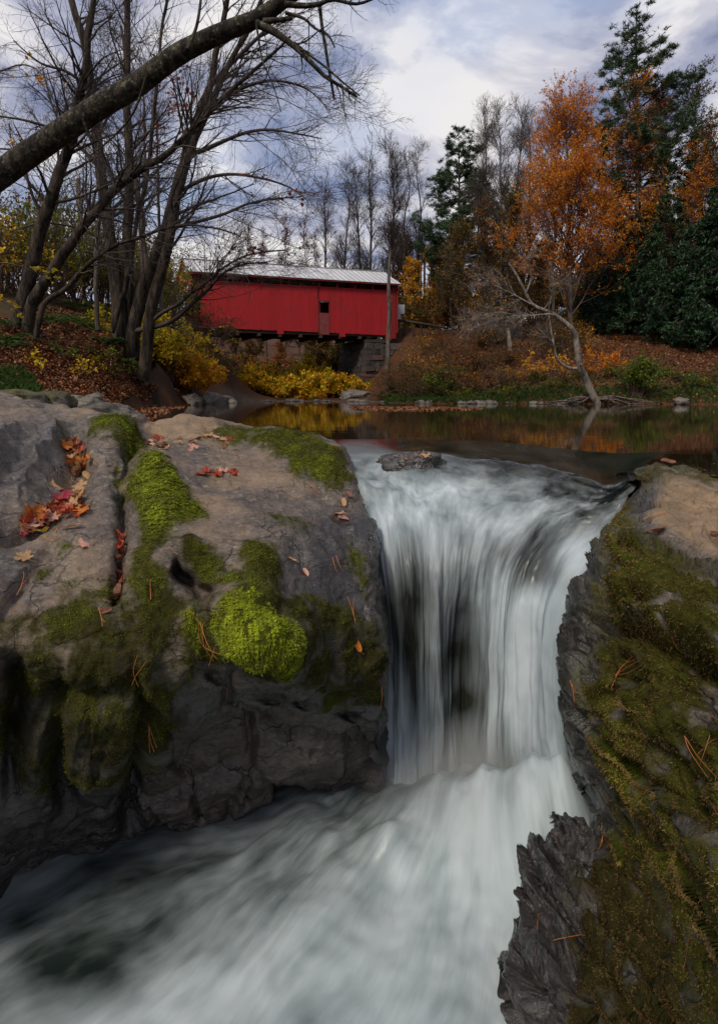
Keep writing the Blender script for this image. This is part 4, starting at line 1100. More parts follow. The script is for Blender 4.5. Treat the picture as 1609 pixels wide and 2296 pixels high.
V, Q = tubes(np.array([[ra, (ra + rb) / 2 + [0, 0, .03], rb]]), np.array([[0.13, 0.13, 0.13]]), 6)
part('rail', mesh_np('rail', V, Q, M_dark_wood), rail)
def pole(u, v0, v1, y, r, label, arm=True):
    b, t = at(u, v1, y), at(u + 1, v0, y)
    b[2] = min(gzq(b[0], b[1]), b[2]) - 0.2; b[0] = t[0]
    root = empty('utility_pole', tuple(b)); tag(root, label, 'pole')
    V, Q = tubes(np.array([[b, (b + t) / 2, t]]), np.array([[r, r * 0.9, r * 0.8]]), 8)
    part('shaft', mesh_np('shaft', V, Q, M_pole), root)
    V = box_verts(-0.9, 0.9, -0.06, 0.06, -0.07, 0.07) + t + [0, -r, -0.4]
    if arm: part('crossarm', mesh_np('crossarm', V, BOXF, M_pole, smooth=False), root)
pole(942, 598, 690, 62.0, 0.17, 'reddish wooden utility pole among the yellow trees past the bridge', False)
pole(951, 548, 690, 66.0, 0.16, 'dark utility pole with a short crossarm behind the yellow trees', True)
pole(174, 400, 660, 34.0, 0.16, 'pale tall utility pole seen through the bare trees on the bank', False)

# parked car behind the branches
def parked_car(u, v, y):
    c = at(u, v, y); z0 = gzq(c[0], c[1])
    r = empty('parked_car', (c[0], c[1], z0)); r.rotation_euler = (0, 0, 0.15)
    tag(r, 'dark car parked on the road shoulder behind bare branches', 'car')
    prof = [(-2.2,.35),(-2.25,.75),(-2.1,1.0),(-1.75,1.08),(-1.2,1.62),(-.4,1.74),(.7,1.66),(1.25,1.15),(2.0,1.0),(2.2,.8),(2.2,.35)]
    n = len(prof)
    V = np.array([[x, yy * (1 if zz < 1.1 else .86), zz] for yy in (-.85, .85) for x, zz in prof])
    bmx = bmesh.new(); vs = [bmx.verts.new(p) for p in V]
    bmx.faces.new(vs[:n][::-1]); bmx.faces.new(vs[n:])
    for k in range(n): bmx.faces.new([vs[k], vs[(k + 1) % n], vs[n + (k + 1) % n], vs[n + k]])
    bmesh.ops.bevel(bmx, geom=bmx.edges[:], offset=0.05, segments=2, affect='EDGES')
    me = bpy.data.meshes.new('body'); bmx.to_mesh(me); bmx.free(); me.materials.append(mat_simple('dark_car_paint', (0.016, 0.02, 0.026), (0.02, 0.025, 0.03), 3, 0.3, 0.0)); link('body', me, r)
    gl = mat_simple('car_glass', (0.02, 0.03, 0.035), (0.03, 0.04, 0.05), 2, 0.06, 0.0)
    for x0, x1, t0, t1 in ((-1.55, -.5, -1.12, -.42), (-.42, .32, -.36, .3), (.4, 1.12, .38, .66)):
        V = np.array([[x0, -.775, 1.12], [x1, -.775, 1.12], [t1, -.742, 1.6], [t0, -.742, 1.6]])
        link('window', mesh_np('window', np.vstack([V - [0, .012, 0], V + [0, .02, 0]]), BOXF, gl, smooth=False), r)
    V = np.array([[1.24, -.62, 1.2], [1.24, .62, 1.2], [.74, .58, 1.62], [.74, -.58, 1.62]])
    link('windshield', mesh_np('windshield', np.vstack([V + [.02, 0, .02], V - [.02, 0, .02]]), BOXF, gl, smooth=False), r)
    tm = mat_simple('tyre_rubber', (0.012, 0.012, 0.012), (0.02, 0.02, 0.02), 8, 0.8)
    for x in (-1.4, 1.4):
        for yy in (-.86, .66):
            P = np.array([[[x, yy, .34], [x, yy, .34], [x, yy + .2, .34], [x, yy + .2, .34]]])
            P[:, :, 1] += np.array([0, 0.001, 0, 0.001]); V, Q = tubes(P, np.array([[0.02, .34, .34, .02]]), 14)
            link('wheel', mesh_np('wheel', V, Q, tm, smooth=False), r)
    for yy in (-.6, .6):
        link('headlight', mesh_np('headlight', box_verts(2.17, 2.225, yy - .14, yy + .14, .72, .86), BOXF, M_white, smooth=False), r)
parked_car(1112, 758, 45.5)
# ------------------------------------------------------------------ tree growing (all branches of one order at once)
def resample(P, R, n):
    P = catmull(np.asarray(P, float), 40); R = catmull(np.asarray(R, float)[:, None], 40)[:, 0]
    s = np.concatenate([[0], np.cumsum(np.linalg.norm(np.diff(P, axis=0), axis=1))])
    t = np.linspace(0, s[-1], n)
    return np.stack([np.interp(t, s, P[:, k]) for k in range(3)], 1), np.interp(t, s, R)
def grow(rng, P, R, count, t0=0.25, t1=1.0, ang=(35, 65), lenf=(0.25, 0.5), ratio=0.55, n=6, bias=(0, 0, 0.1), wander=0.12,
         up=0.0, taper=0.25, abs_len=None, shape=None, min_r=0.004, wlen=True):
    """children of the branches P (N,m,3), R (N,m)"""
    N, m = R.shape
    L = np.linalg.norm(np.diff(P, axis=1), axis=2).sum(1)
    w = L / L.sum() if wlen else np.full(N, 1.0 / N)
    i = rng.choice(N, count, p=w)
    t = t0 + (t1 - t0) * rng.random(count) ** 0.85
    x = t * (m - 1); k = np.minimum(x.astype(int), m - 2); f = (x - k)[:, None]
    base = P[i, k] * (1 - f) + P[i, k + 1] * f
    rad = R[i, k] * (1 - f[:, 0]) + R[i, k + 1] * f[:, 0]
    tan = P[i, k + 1] - P[i, k]; tan /= np.linalg.norm(tan, axis=1, keepdims=True) + 1e-9
    v = rng.normal(size=(count, 3)); v -= (v * tan).sum(1, keepdims=True) * tan
    v /= np.linalg.norm(v, axis=1, keepdims=True) + 1e-9
    a = np.radians(rng.uniform(ang[0], ang[1], count))[:, None]
    d = tan * np.cos(a) + v * np.sin(a) + np.asarray(bias, float)
    d /= np.linalg.norm(d, axis=1, keepdims=True)
    ln = rng.uniform(lenf[0], lenf[1], count) * (L[i] if abs_len is None else abs_len)
    if shape is not None: ln = ln * shape(t)
    else: ln = ln * (1.15 - 0.6 * t)
    out = np.empty((count, n, 3)); out[:, 0] = base
    st = ln / (n - 1)
    for q in range(1, n):
        d = d + rng.normal(0, wander, (count, 3)) + np.array([0, 0, up])
        d /= np.linalg.norm(d, axis=1, keepdims=True)
        out[:, q] = out[:, q - 1] + d * st[:, None]
    r0 = np.maximum(rad * ratio, min_r)
    rr = r0[:, None] * np.linspace(1, taper, n)[None]
    return out, np.maximum(rr, min_r * 0.6)
def leaf_quads(rng, P, size, flat=0.3, aspect=0.55, jitter=0.0):
    n = len(P)
    a = rng.normal(size=(n, 3)); a /= np.linalg.norm(a, axis=1, keepdims=True)
    nm = rng.normal(size=(n, 3)) * (1 - flat) + np.array([0, 0, flat * 2.2])
    b = np.cross(nm, a); b /= np.linalg.norm(b, axis=1, keepdims=True) + 1e-9
    s = (size * rng.uniform(0.6, 1.3, n))[:, None]
    P = P + rng.normal(0, jitter, P.shape) if jitter else P
    V = np.stack([P - a * s * 0.5, P + b * s * aspect * 0.5, P + a * s * 0.5, P - b * s * aspect * 0.5], 1)
    return V.reshape(-1, 3)
def pts_on(rng, P, count, t0=0.2):
    N, m, _ = P.shape
    i = rng.integers(0, N, count); x = (t0 + (1 - t0) * rng.random(count)) * (m - 1)
    k = np.minimum(x.astype(int), m - 2); f = (x - k)[:, None]
    return P[i, k] * (1 - f) + P[i, k + 1] * f
def leaf_mesh(name, rng, P, size, mat, clump=0.35, **k):
    V = leaf_quads(rng, P, size, **k)
    rn = np.clip(rng.random(len(P)) * (1 - clump) + clump * (0.5 + 0.7 * fbm(P * 0.7 + 3, 2)), 0, 1)
    return mesh_np(name, V, np.arange(len(V)).reshape(-1, 4), mat, smooth=False, attrs={'rnd': np.repeat(rn, 4)})

M_bark_dark = mat_bark('bark_dark', (0.009, 0.007, 0.005), (0.070, 0.050, 0.036), (0.14, 0.14, 0.09), 0.63, 6, 1.0, 0.08)
M_bark_lichen = mat_bark('bark_lichen', (0.012, 0.009, 0.007), (0.060, 0.047, 0.032), (0.17, 0.175, 0.11), 0.56, 13, 1.0, 0.05)
M_bark_grey = mat_bark('bark_grey', (0.045, 0.036, 0.030), (0.13, 0.105, 0.09), (0.20, 0.19, 0.15), 0.62)
M_bark_pale = mat_bark('bark_pale', (0.10, 0.085, 0.07), (0.26, 0.225, 0.19), (0.30, 0.30, 0.25), 0.6)
M_bark_brown = mat_bark('bark_brown', (0.030, 0.019, 0.013), (0.085, 0.052, 0.036))
M_twig = mat_simple('twig', (0.026, 0.019, 0.017), (0.065, 0.048, 0.042), 3, 0.85, 0.0)
M_twig_grey = mat_simple('twig_grey', (0.055, 0.045, 0.042), (0.11, 0.09, 0.08), 3, 0.85, 0.0)
M_twig_red = mat_simple('twig_reddish', (0.060, 0.036, 0.030), (0.11, 0.065, 0.052), 3, 0.85, 0.0)
L_orange = mat_leaf('leaf_orange', [(0.30, 0.060, 0.005), (0.54, 0.14, 0.006), (0.68, 0.23, 0.008), (0.72, 0.33, 0.015)])
L_rust = mat_leaf('leaf_rust', [(0.09, 0.030, 0.009), (0.20, 0.065, 0.014), (0.31, 0.11, 0.02), (0.36, 0.16, 0.03)])
L_brown = mat_leaf('leaf_brown', [(0.035, 0.020, 0.008), (0.075, 0.042, 0.012), (0.12, 0.065, 0.016), (0.16, 0.10, 0.022)])
L_yellow = mat_leaf('leaf_yellow', [(0.34, 0.19, 0.008), (0.60, 0.38, 0.010), (0.72, 0.50, 0.018), (0.40, 0.42, 0.018)])
L_gold = mat_leaf('leaf_gold', [(0.32, 0.10, 0.006), (0.55, 0.22, 0.008), (0.66, 0.36, 0.012), (0.46, 0.36, 0.016)])
L_ygreen = mat_leaf('leaf_yellow_green', [(0.05, 0.075, 0.008), (0.12, 0.17, 0.012), (0.23, 0.26, 0.015), (0.38, 0.31, 0.016)])
L_green = mat_leaf('leaf_green', [(0.016, 0.035, 0.008), (0.035, 0.07, 0.012), (0.07, 0.12, 0.016), (0.11, 0.15, 0.02)])
L_olive = mat_leaf('leaf_olive', [(0.022, 0.022, 0.008), (0.055, 0.05, 0.012), (0.10, 0.08, 0.014), (0.17, 0.10, 0.014)])
L_red = mat_leaf('leaf_red', [(0.16, 0.030, 0.012), (0.28, 0.05, 0.015), (0.36, 0.10, 0.016)])
L_pine = mat_leaf('needles_pine', [(0.016, 0.036, 0.017), (0.030, 0.062, 0.025), (0.050, 0.092, 0.032), (0.075, 0.12, 0.036)], trans=0.15)
L_hemlock = mat_leaf('needles_hemlock', [(0.011, 0.028, 0.015), (0.020, 0.050, 0.024), (0.035, 0.080, 0.032), (0.055, 0.11, 0.036)], trans=0.15)
L_fern = mat_leaf('fern_fronds', [(0.018, 0.040, 0.010), (0.035, 0.075, 0.016), (0.06, 0.11, 0.02), (0.09, 0.13, 0.02)])

def tree_obj(name, label, cat, group, base, stems, barkm, branch_parts, twigm, leafsets=(), trunk_sides=9, trunk_n=24, seed=0, rough=0.06):
    """stems: list of (points, radii); branch_parts: list of (P, R, sides); leafsets: (mesh name, points, size, mat, kwargs)"""
    rng = np.random.default_rng(seed + 900)
    root = empty(name, tuple(base)); tag(root, label, cat, group)
    for pts, rad in stems:
        P, R = resample(pts, rad, trunk_n)
        P = P + fbm(P * 1.3 + seed, 2)[:, None] * rng.normal(0, rough, (1, 3)) * np.minimum(np.arange(trunk_n), 4)[:, None] / 4
        V, Q = tubes(P[None], R[None], trunk_sides)
        V = V + 0.0
        V += (fbm(V * [5, 5, 1.2] + seed, 3) * np.repeat(R, trunk_sides) * 0.16)[:, None] * rng.normal(0, 0.6, (1, 3))
        part('trunk', mesh_np('trunk', V, Q, barkm), root)
    bp_ = [tubes(P, R, k) for P, R, k in branch_parts if len(P)]
    if bp_:
        V, Q = join(bp_)
        part('branches', mesh_np('branches', V, Q, twigm), root)
    for nm, P, size, mat, kw in leafsets:
        part(nm, leaf_mesh(nm, rng, P, size, mat, **kw), root)
    return root
def stems3d(paths, y, dia_px):
    """photo polylines -> 3-D stems; y is a number or list, dia in photo pixels"""
    out = []
    for pth, yy, dd in zip(paths, y, dia_px):
        n = len(pth)
        ys_ = np.linspace(yy[0], yy[1], n) if isinstance(yy, tuple) else np.full(n, yy)
        pts = np.array([at(u, v, q) for (u, v), q in zip(pth, ys_)])
        r = np.linspace(dd[0], dd[1], n) / 2 / F * ys_
        out.append((pts, r))
    return out
def as_branches(stems, n=24):
    Ps, Rs = zip(*[resample(p, r, n) for p, r in stems])
    return np.array(Ps), np.array(Rs)

PROTO = {}
def plant_copy(src, loc, label, group, scale, rotz):
    """a copy of a whole plant: the thing and each of its parts, sharing mesh data"""
    r = src.copy(); COL.objects.link(r)
    r.location = loc; r.scale = scale; r.rotation_euler = (0, 0, rotz)
    if label: r['label'] = label
    if group: r['group'] = group
    for ch in src.children:
        c = ch.copy(); COL.objects.link(c); c.parent = r
    return r
# ------------------------------------------------------------------ bare trees of the near left bank
def base_on(u, y, dv=0.0):
    x = at(u, 886, y)[0]
    return np.array([x, y, gzq(x, y)])
def bare(seed, stems, counts, lens, ang, bias, up=0.02, tw=0.0035, t0=0.2, wander=(0.10, 0.13, 0.16, 0.18)):
    rng = np.random.default_rng(seed)
    P0, R0 = as_branches(stems)
    b1 = grow(rng, P0, R0, counts[0], t0, 1.0, ang, (0.6, 1.1), 0.34, 9, bias, wander[0], up, abs_len=lens[0], min_r=tw * 3)
    b2 = grow(rng, *b1, counts[1], 0.15, 1.0, (25, 55), (0.6, 1.1), 0.5, 6, np.asarray(bias) * 0.5, wander[1], up, abs_len=lens[1], min_r=tw * 2)
    b3 = grow(rng, *b2, counts[2], 0.12, 1.0, (25, 55), (0.6, 1.1), 0.55, 4, np.asarray(bias) * 0.3, wander[2], up, abs_len=lens[2], min_r=tw * 1.4)
    b4 = grow(rng, *b3, counts[3], 0.1, 1.0, (25, 60), (0.5, 1.1), 0.6, 3, np.asarray(bias) * 0.2, wander[3], up, abs_len=lens[3], min_r=tw)
    return b1, b2, b3, b4

# the big maple clump on the bank
st = stems3d([
  [(274,800),(268,745),(262,650),(250,560),(235,450),(225,380),(215,280),(205,200),(190,100),(160,0),(140,-120),(120,-300)],
  [(284,800),(280,745),(288,640),(285,540),(290,450),(290,350),(285,250),(285,120),(285,0),(280,-150),(285,-330)],
  [(296,800),(300,745),(320,650),(345,580),(375,500),(395,420),(415,350),(440,270),(470,190),(490,100),(510,0),(540,-150)],
  [(322,850),(330,775),(340,690),(370,580),(385,510),(400,430),(430,330),(470,240),(510,150),(560,60),(600,-40)],
  [(250,745),(258,720),(275,660),(290,600),(305,500),(330,400),(345,250),(360,100),(380,-60)],
 ], [23.0, 23.3, (22.8, 21.6), (22.4, 21.0), (22.4, 23.0)], [(33, 9), (27, 8), (31, 8), (28, 7), (13, 5)])
low = stems3d([
  [(300,742),(330,737),(380,722),(410,700),(440,672),(470,645),(500,612),(545,592),(600,588)],
  [(335,725),(365,700),(400,682),(430,655),(455,640),(500,600),(560,570),(640,560)],
  [(385,510),(430,500),(500,480),(560,455),(620,445),(680,440)],
  [(415,350),(470,330),(540,300),(600,290),(670,300),(720,310)],
  [(400,430),(460,400),(520,390),(590,400),(650,420),(690,450)],
  [(440,270),(500,220),(560,190),(620,180),(690,200),(740,250)],
  [(225,380),(180,330),(120,290),(60,270),(0,260),(-60,250)],
  [(250,560),(200,520),(150,505),(90,500),(20,520)],
  [(205,200),(150,160),(90,140),(30,90)],
  [(470,190),(540,120),(600,60),(640,0),(690,-70)],
 ], [(22.6, 20.5), (22.2, 20.2), (21.8, 20.0), (22.0, 19.8), (21.8, 20), (21.8, 19.6), (23, 22), (23, 21.5), (23, 21.5), (21.6, 20.0)],
 [(13, 3), (9, 3), (9, 2), (10, 2), (9, 2), (10, 2), (9, 2), (8, 2), (8, 2), (10, 3)])
b = bare(3, st + low, (200, 1150, 3600, 9000), (4.0, 1.7, 0.85, 0.45), (30, 60), (0.26, -0.05, 0.04), tw=0.0036, t0=0.28)
rng = np.random.default_rng(31)
PL, RL = as_branches(low)
bl = grow(rng, PL, RL, 110, 0.2, 1.0, (20, 50), (0.6, 1.1), 0.5, 7, (0.15, 0, -0.02), 0.13, 0.01, abs_len=1.7, min_r=0.009)
bl2 = grow(rng, *bl, 600, 0.1, 1.0, (25, 55), (0.6, 1.1), 0.55, 5, (0.1, 0, 0), 0.16, 0.01, abs_len=0.8, min_r=0.006)
bl3 = grow(rng, *bl2, 1700, 0.1, 1.0, (25, 60), (0.5, 1.1), 0.6, 4, (0.05, 0, 0), 0.18, 0.01, abs_len=0.4, min_r=0.0042)
rl = pts_on(rng, np.concatenate([b[2][0]]), 9000)
uvl = np.stack(proj(rl), -1)
keep = (np.exp(-(((uvl[:, 0] - 375) / 45) ** 2 + ((uvl[:, 1] - 215) / 70) ** 2)) > rng.random(len(rl)) * 0.9)
rl2 = pts_on(rng, bl2[0], 3500); uv2 = np.stack(proj(rl2), -1)
keep2 = (np.abs(uv2[:, 1] - 480) < 90) & (rng.random(len(rl2)) < 0.16)
tree_obj('maple_tree', 'many stemmed bare maple with low boughs reaching towards the bridge', 'tree', 'bare maples on the near bank', base_on(285, 22.9), st, M_bark_dark,
         [(*resample_b, 6) for resample_b in [(PL, RL)]] + [(*b[0], 5), (*b[1], 4), (*b[2], 3), (*b[3], 3), (*bl, 4), (*bl2, 3), (*bl3, 3)], M_twig,
         [('leaves', np.vstack([rl[keep], rl2[keep2]]), 0.15, L_red, dict(flat=0.2, aspect=0.8))], trunk_sides=12, trunk_n=40, seed=3)

# forked pair at the far left
st = stems3d([
  [(30,770),(45,700),(70,600),(95,500),(130,400),(160,310),(175,230),(190,150),(200,80),(215,-40),(230,-200)],
  [(62,770),(68,690),(115,610),(170,530),(240,440),(300,390),(380,340),(450,270),(520,200),(600,130),(650,80)],
  [(80,760),(100,680),(150,645),(200,590),(260,550),(320,530),(400,505),(480,510),(540,530)],
 ], [(18.4, 17.6), (18.4, 17.0), (18.1, 17.4)], [(33, 7), (27, 4), (13, 3)])
b = bare(5, st, (130, 620, 1800, 4000), (3.1, 1.4, 0.7, 0.35), (30, 65), (0.05, 0, 0.06), tw=0.004, t0=0.3)
tree_obj('maple_tree', 'forked bare trunk pair on the bank, one stem leaning far to the side', 'tree', 'bare maples on the near bank', base_on(62, 18.4), st, M_bark_dark,
         [(*b[0], 5), (*b[1], 4), (*b[2], 3), (*b[3], 3)], M_twig, trunk_sides=11, trunk_n=36, seed=5)

# thin upright saplings between them
for k, (u, v0, v1, y, d) in enumerate([(218, 380, 720, 21.5, 13), (320, 250, 700, 29.0, 10), (350, 150, 700, 30.0, 11), (370, 300, 700, 31.0, 9), (130, 300, 690, 29.0, 8), (20, 250, 690, 25.0, 10)]):
    st = stems3d([[(u + 4, v1 + 20), (u, v1), (u - 3, v1 * .6 + v0 * .4), (u + 6, v1 * .3 + v0 * .7), (u + 2, v0), (u + 4, v0 - 90)]], [y], [(d, 3)])
    if k >= 2:
        src, p0, p1 = PROTO[('sapling', k % 2)]
        b0, b1_ = base_on(u, y), at(u, v0 - 90, y)
        sc_ = (b1_[2] - b0[2]) / (p1[2] - p0[2])
        plant_copy(src, b0 - [0, 0, 0.1], None, None, (sc_,) * 3, k * 1.7)
        continue
    b = bare(40 + k, st, (40, 200, 550, 1000), (2.2, 1.1, 0.6, 0.35), (35, 65), (0.03, 0, 0.1), tw=0.0045, t0=0.3)
    PROTO[('sapling', k)] = (tree_obj('sapling', 'thin bare sapling rising straight between the maple trunks', 'tree', 'thin saplings behind the maples', base_on(u, y), st, M_bark_grey,
             [(*b[0], 4), (*b[1], 3), (*b[2], 3), (*b[3], 3)], M_twig_grey, trunk_sides=7, seed=40 + k), base_on(u, y), at(u, v0 - 90, y))

# leaning lichen covered trunk overhead
st = stems3d([[(-420,800),(-330,700),(-180,540),(0,392),(80,335),(150,288),(230,235),(300,195),(345,160),(400,118),(440,100),(480,80),(530,58),(570,44),(610,20),(650,-12),(720,-60),(800,-130)]],
             [(7.0, 6.0)], [(56, 24)])
limbs = stems3d([
  [(575,52),(610,68),(640,88),(670,112),(700,142),(730,172),(760,190),(800,216)],
  [(640,8),(680,12),(716,8),(745,-2),(800,8),(850,-10)],
  [(716,10),(722,60),(730,110),(738,160),(749,221)],
  [(590,47),(625,44),(655,40)],
  [(575,55),(580,90),(590,140),(612,190),(630,250)],
  [(660,95),(690,120),(730,150),(770,185),(806,214)],
  [(420,110),(440,60),(450,0),(455,-60)],
  [(640,28),(680,40),(705,62),(735,78),(750,105)],
  [(185,262),(210,330),(260,420)],
  [(330,165),(300,250),(250,310),(200,350)],
 ], [(6.05, 5.8), (6.0, 5.7), (5.95, 5.9), (6.02, 5.98), (6.0, 6.0), (6.0, 5.8), (6.1, 6.2), (6.0, 5.8), (6.2, 6.4), (6.1, 6.4)],
 [(17, 5), (12, 4), (8, 5), (12, 8), (5, 2), (6, 3), (8, 4), (7, 3), (6, 2), (6, 2)])
rng = np.random.default_rng(77)
PL, RL = as_branches(limbs, 14)
sel = [0, 1, 5, 7, 6]
b1 = grow(rng, PL[sel], RL[sel], 46, 0.3, 1.0, (25, 60), (0.4, 1.0), 0.45, 7, (0.1, 0, -0.05), 0.14, abs_len=0.55, min_r=0.004)
b2 = grow(rng, *b1, 120, 0.1, 1.0, (25, 60), (0.4, 1.0), 0.5, 5, (0, 0, 0), 0.16, abs_len=0.25, min_r=0.0022)
tree_obj('leaning_tree', 'thick lichen crusted trunk leaning out across the sky with broken limbs', 'tree', None, st[0][0][0], st, M_bark_lichen,
         [(PL, RL, 8), (*b1, 4), (*b2, 3)], M_bark_lichen, trunk_sides=18, trunk_n=90, seed=9, rough=0.03)

# ------------------------------------------------------------------ trees behind the bridge and on the right bank
def upright(seed, u, y, vtop, dia, spread, name, label, group, bark, twig, counts=(60, 420, 1500, 3200), stemsn=1, leaves=None, t0=0.35, up=0.05, ang=(25, 50), tw=0.010, lean=0.0, cat='tree', lens=None, size=0.16, proto=None):
    rng = np.random.default_rng(seed)
    b = base_on(u, y); top = at(u + lean, vtop, y)
    H = top[2] - b[2]
    if proto in PROTO:
        src, H0, sp0 = PROTO[proto]
        sx = (spread / sp0 + H / H0) / 2
        return plant_copy(src, b - [0, 0, 0.05], label, group, (sx, sx, H / H0), rng.uniform(0, 6.28))
    stems = []
    for s in range(stemsn):
        off = rng.normal(0, 0.06 * H, 2) if stemsn > 1 else np.zeros(2)
        pts = [b + [0.15 * s, 0, -0.3]]
        for f in (0.12, 0.3, 0.5, 0.7, 0.86, 1.0):
            w = rng.normal(0, 0.012 * H, 2) * f
            pts.append(b + [(top[0] - b[0]) * f + off[0] * f + w[0], off[1] * f + w[1], H * f * (1 - 0.1 * s * f)])
        stems.append((np.array(pts), np.array([1.25, 1, .85, .68, .45, .25, .06]) * dia / 2 * (1 - 0.2 * s)))
    P0, R0 = as_branches(stems)
    lens = lens or (spread, spread * 0.45, spread * 0.26, spread * 0.15)
    b1 = grow(rng, P0, R0, counts[0] * stemsn, t0, 0.98, ang, (0.6, 1.1), 0.42, 8, (0, 0, 0.1), 0.08, up, abs_len=lens[0], min_r=tw * 2, shape=lambda t: 1.22 - 1.02 * t)
    b2 = grow(rng, *b1, counts[1], 0.15, 1.0, (22, 48), (0.6, 1.1), 0.5, 5, (0, 0, 0.08), 0.10, up, abs_len=lens[1], min_r=tw * 1.4)
    b3 = grow(rng, *b2, counts[2], 0.1, 1.0, (22, 50), (0.6, 1.1), 0.55, 3, (0, 0, 0.08), 0.12, up, abs_len=lens[2], min_r=tw)
    parts_ = [(*b1, 4), (*b2, 3), (*b3, 3)]
    last = b3
    if counts[3]:
        b4 = grow(rng, *b3, counts[3], 0.1, 1.0, (22, 55), (0.6, 1.1), 0.6, 2, (0, 0, 0.05), 0.12, up, abs_len=lens[3], min_r=tw * 0.8)
        parts_.append((*b4, 3)); last = b4
    ls = []
    for (mat, n, sz) in (leaves or []):
        p = pts_on(rng, np.concatenate([last[0][:, [0, -1]], b3[0][:, [0, -1]]]), n) + rng.normal(0, sz * 0.45, (n, 3))
        ls.append(('leaves', p, sz, mat, dict(flat=0.25)))
    t_ = tree_obj(name, label, cat, group, b, stems, bark, parts_, twig, ls, trunk_sides=8, trunk_n=16, seed=seed)
    if proto is not None: PROTO[proto] = (t_, H, spread)
    return t_
G_bare = 'bare grey trees beyond the bridge'
LB = 'tall bare grey tree standing beyond the red bridge'
upright(101, 868, 43.6, 320, 0.40, 3.2, 'ash_tree', 'slim bare tree standing in front of the bridge end by the abutment', None, M_bark_grey, M_twig, counts=(46, 300, 1000, 2200), t0=0.52, lean=10)
for k, (u, y, vt, d, s) in enumerate([(775, 64, 370, 0.42, 4.2), (830, 66, 320, 0.5, 4.4), (905, 62, 350, 0.42, 4.0), (732, 70, 385, 0.4, 4.0), (935, 64, 330, 0.36, 3.6), (800, 72, 350, 0.4, 4.2), (880, 70, 345, 0.4, 4.0)]):
    upright(110 + k, u, y, vt, d, s, 'bare_tree', LB, G_bare, M_bark_grey, M_twig, counts=(54, 420, 1400, 2800), t0=0.3, tw=0.011, proto=('bare', k % 2))
for k, (u, y, vt) in enumerate([(560, 78, 505), (600, 80, 515), (640, 80, 480), (682, 76, 490), (705, 84, 520)]):
    upright(130 + k, u, y, vt, 0.25, 2.6, 'rusty_tree', 'small tree with thin rust red leaves behind the bridge roof', 'rust leaved trees behind the roof', M_bark_brown, M_twig_red, counts=(60, 420, 1200, 1500), t0=0.3, leaves=[(L_rust, 1500, 0.20), (L_red, 250, 0.16)], tw=0.012, proto='rusty')
# yellow and brown small trees round the right end of the bridge
for k, (u, y, vt, mat, lab) in enumerate([(925, 60, 590, L_gold, 'golden leaved young tree beside the bridge end'), (965, 62, 560, L_gold, 'golden leaved young tree by the utility poles'), (1000, 57, 600, L_brown, 'brown leaved young tree above the guard rail'),
        (905, 66, 560, L_brown, 'brown leaved young tree behind the sign plates'), (985, 66, 540, L_olive, 'olive leaved young tree behind the guard rail')]):
    upright(150 + k, u, y, vt, 0.18, 2.6, 'young_tree', lab, None, M_bark_brown, M_twig_red, counts=(40, 220, 550, 700), t0=0.12, leaves=[(mat, 3600, 0.24), (L_rust, 500, 0.2)], tw=0.011, proto=('young', mat.name))
GR = 'bare birches between pine and orange tree'
for k, (u, y, vt, d) in enumerate([(1085, 54, 230, 0.3), (1120, 52, 250, 0.3), (1150, 54, 235, 0.32), (1180, 50, 265, 0.3), (1235, 52, 225, 0.3), (1060, 58, 330, 0.25)]):
    upright(170 + k, u, y, vt, d, 3.2, 'bare_birch', 'slender bare tree with upswept pale twigs between pine and orange beech', GR, M_bark_grey, M_twig_grey, counts=(52, 380, 1300, 2400), t0=0.32, up=0.06, ang=(20, 46), tw=0.010, lens=(4.6, 2.0, 1.1, 0.6), proto=('birch', k % 2))
for k, (u, y, vt, mat, n) in enumerate([(1040, 47, 500, L_olive, 4200), (1085, 45, 470, L_brown, 3800), (1130, 46, 440, L_olive, 4200), (1165, 44, 520, L_brown, 3200), (1010, 50, 540, L_olive, 3400), (1200, 43, 560, L_brown, 2600)]):
    upright(190 + k, u, y, vt, 0.2, 2.8, 'thicket_tree', ('thin olive leaved thicket tree behind the parked car' if mat is L_olive else 'thin brown leaved thicket tree behind the parked car'), 'olive brown thicket trees', M_bark_brown, M_twig_red, counts=(56, 360, 1000, 1500), t0=0.12, leaves=[(mat, n, 0.17), (L_gold, n // 9, 0.17)], tw=0.010, proto=('thicket', mat.name))
upright(210, 1275, 41.0, 275, 0.36, 6.8, 'beech_tree', 'tall bright orange leaved beech on the right bank', None, M_bark_grey, M_twig_red, counts=(96, 640, 2200, 3600), t0=0.10, up=0.06, ang=(28, 55), leaves=[(L_orange, 40000, 0.14), (L_gold, 10000, 0.13)], tw=0.009)
for k, (u, y, vt, sp, m1, n, lab) in enumerate([(1420, 44, 190, 3.6, L_orange, 4200, 'sparse orange tree in front of the tall pine'), (1480, 46, 210, 3.8, L_rust, 4200, 'thin rusty tree beside the tall pine'),
        (1560, 47, 150, 3.8, L_olive, 8000, 'dense olive crowned tree next to the tall pine'), (1610, 43, 270, 4.2, L_rust, 6500, 'rust brown tree above the hemlocks'), (1520, 42, 330, 3.8, L_orange, 4200, 'orange tree standing over the hemlocks'),
        (1660, 45, 200, 4.2, L_rust, 5500, 'rust brown tree at the wood edge behind the hemlocks'), (1385, 45, 330, 3.0, L_brown, 3600, 'brown tree between orange beech and tall pine'), (1480, 43, 400, 3.2, L_gold, 2600, 'small golden tree low among the hemlocks')]):
    upright(220 + k, u, y, vt, 0.3, sp, 'autumn_tree', lab, None, M_bark_grey, M_twig_red, counts=(70, 420, 1000, 1300), t0=0.15, leaves=[(m1, n, 0.17), (L_gold if m1 is L_orange else L_brown, n // 3, 0.16)], tw=0.010, proto=('autumn', m1.name))

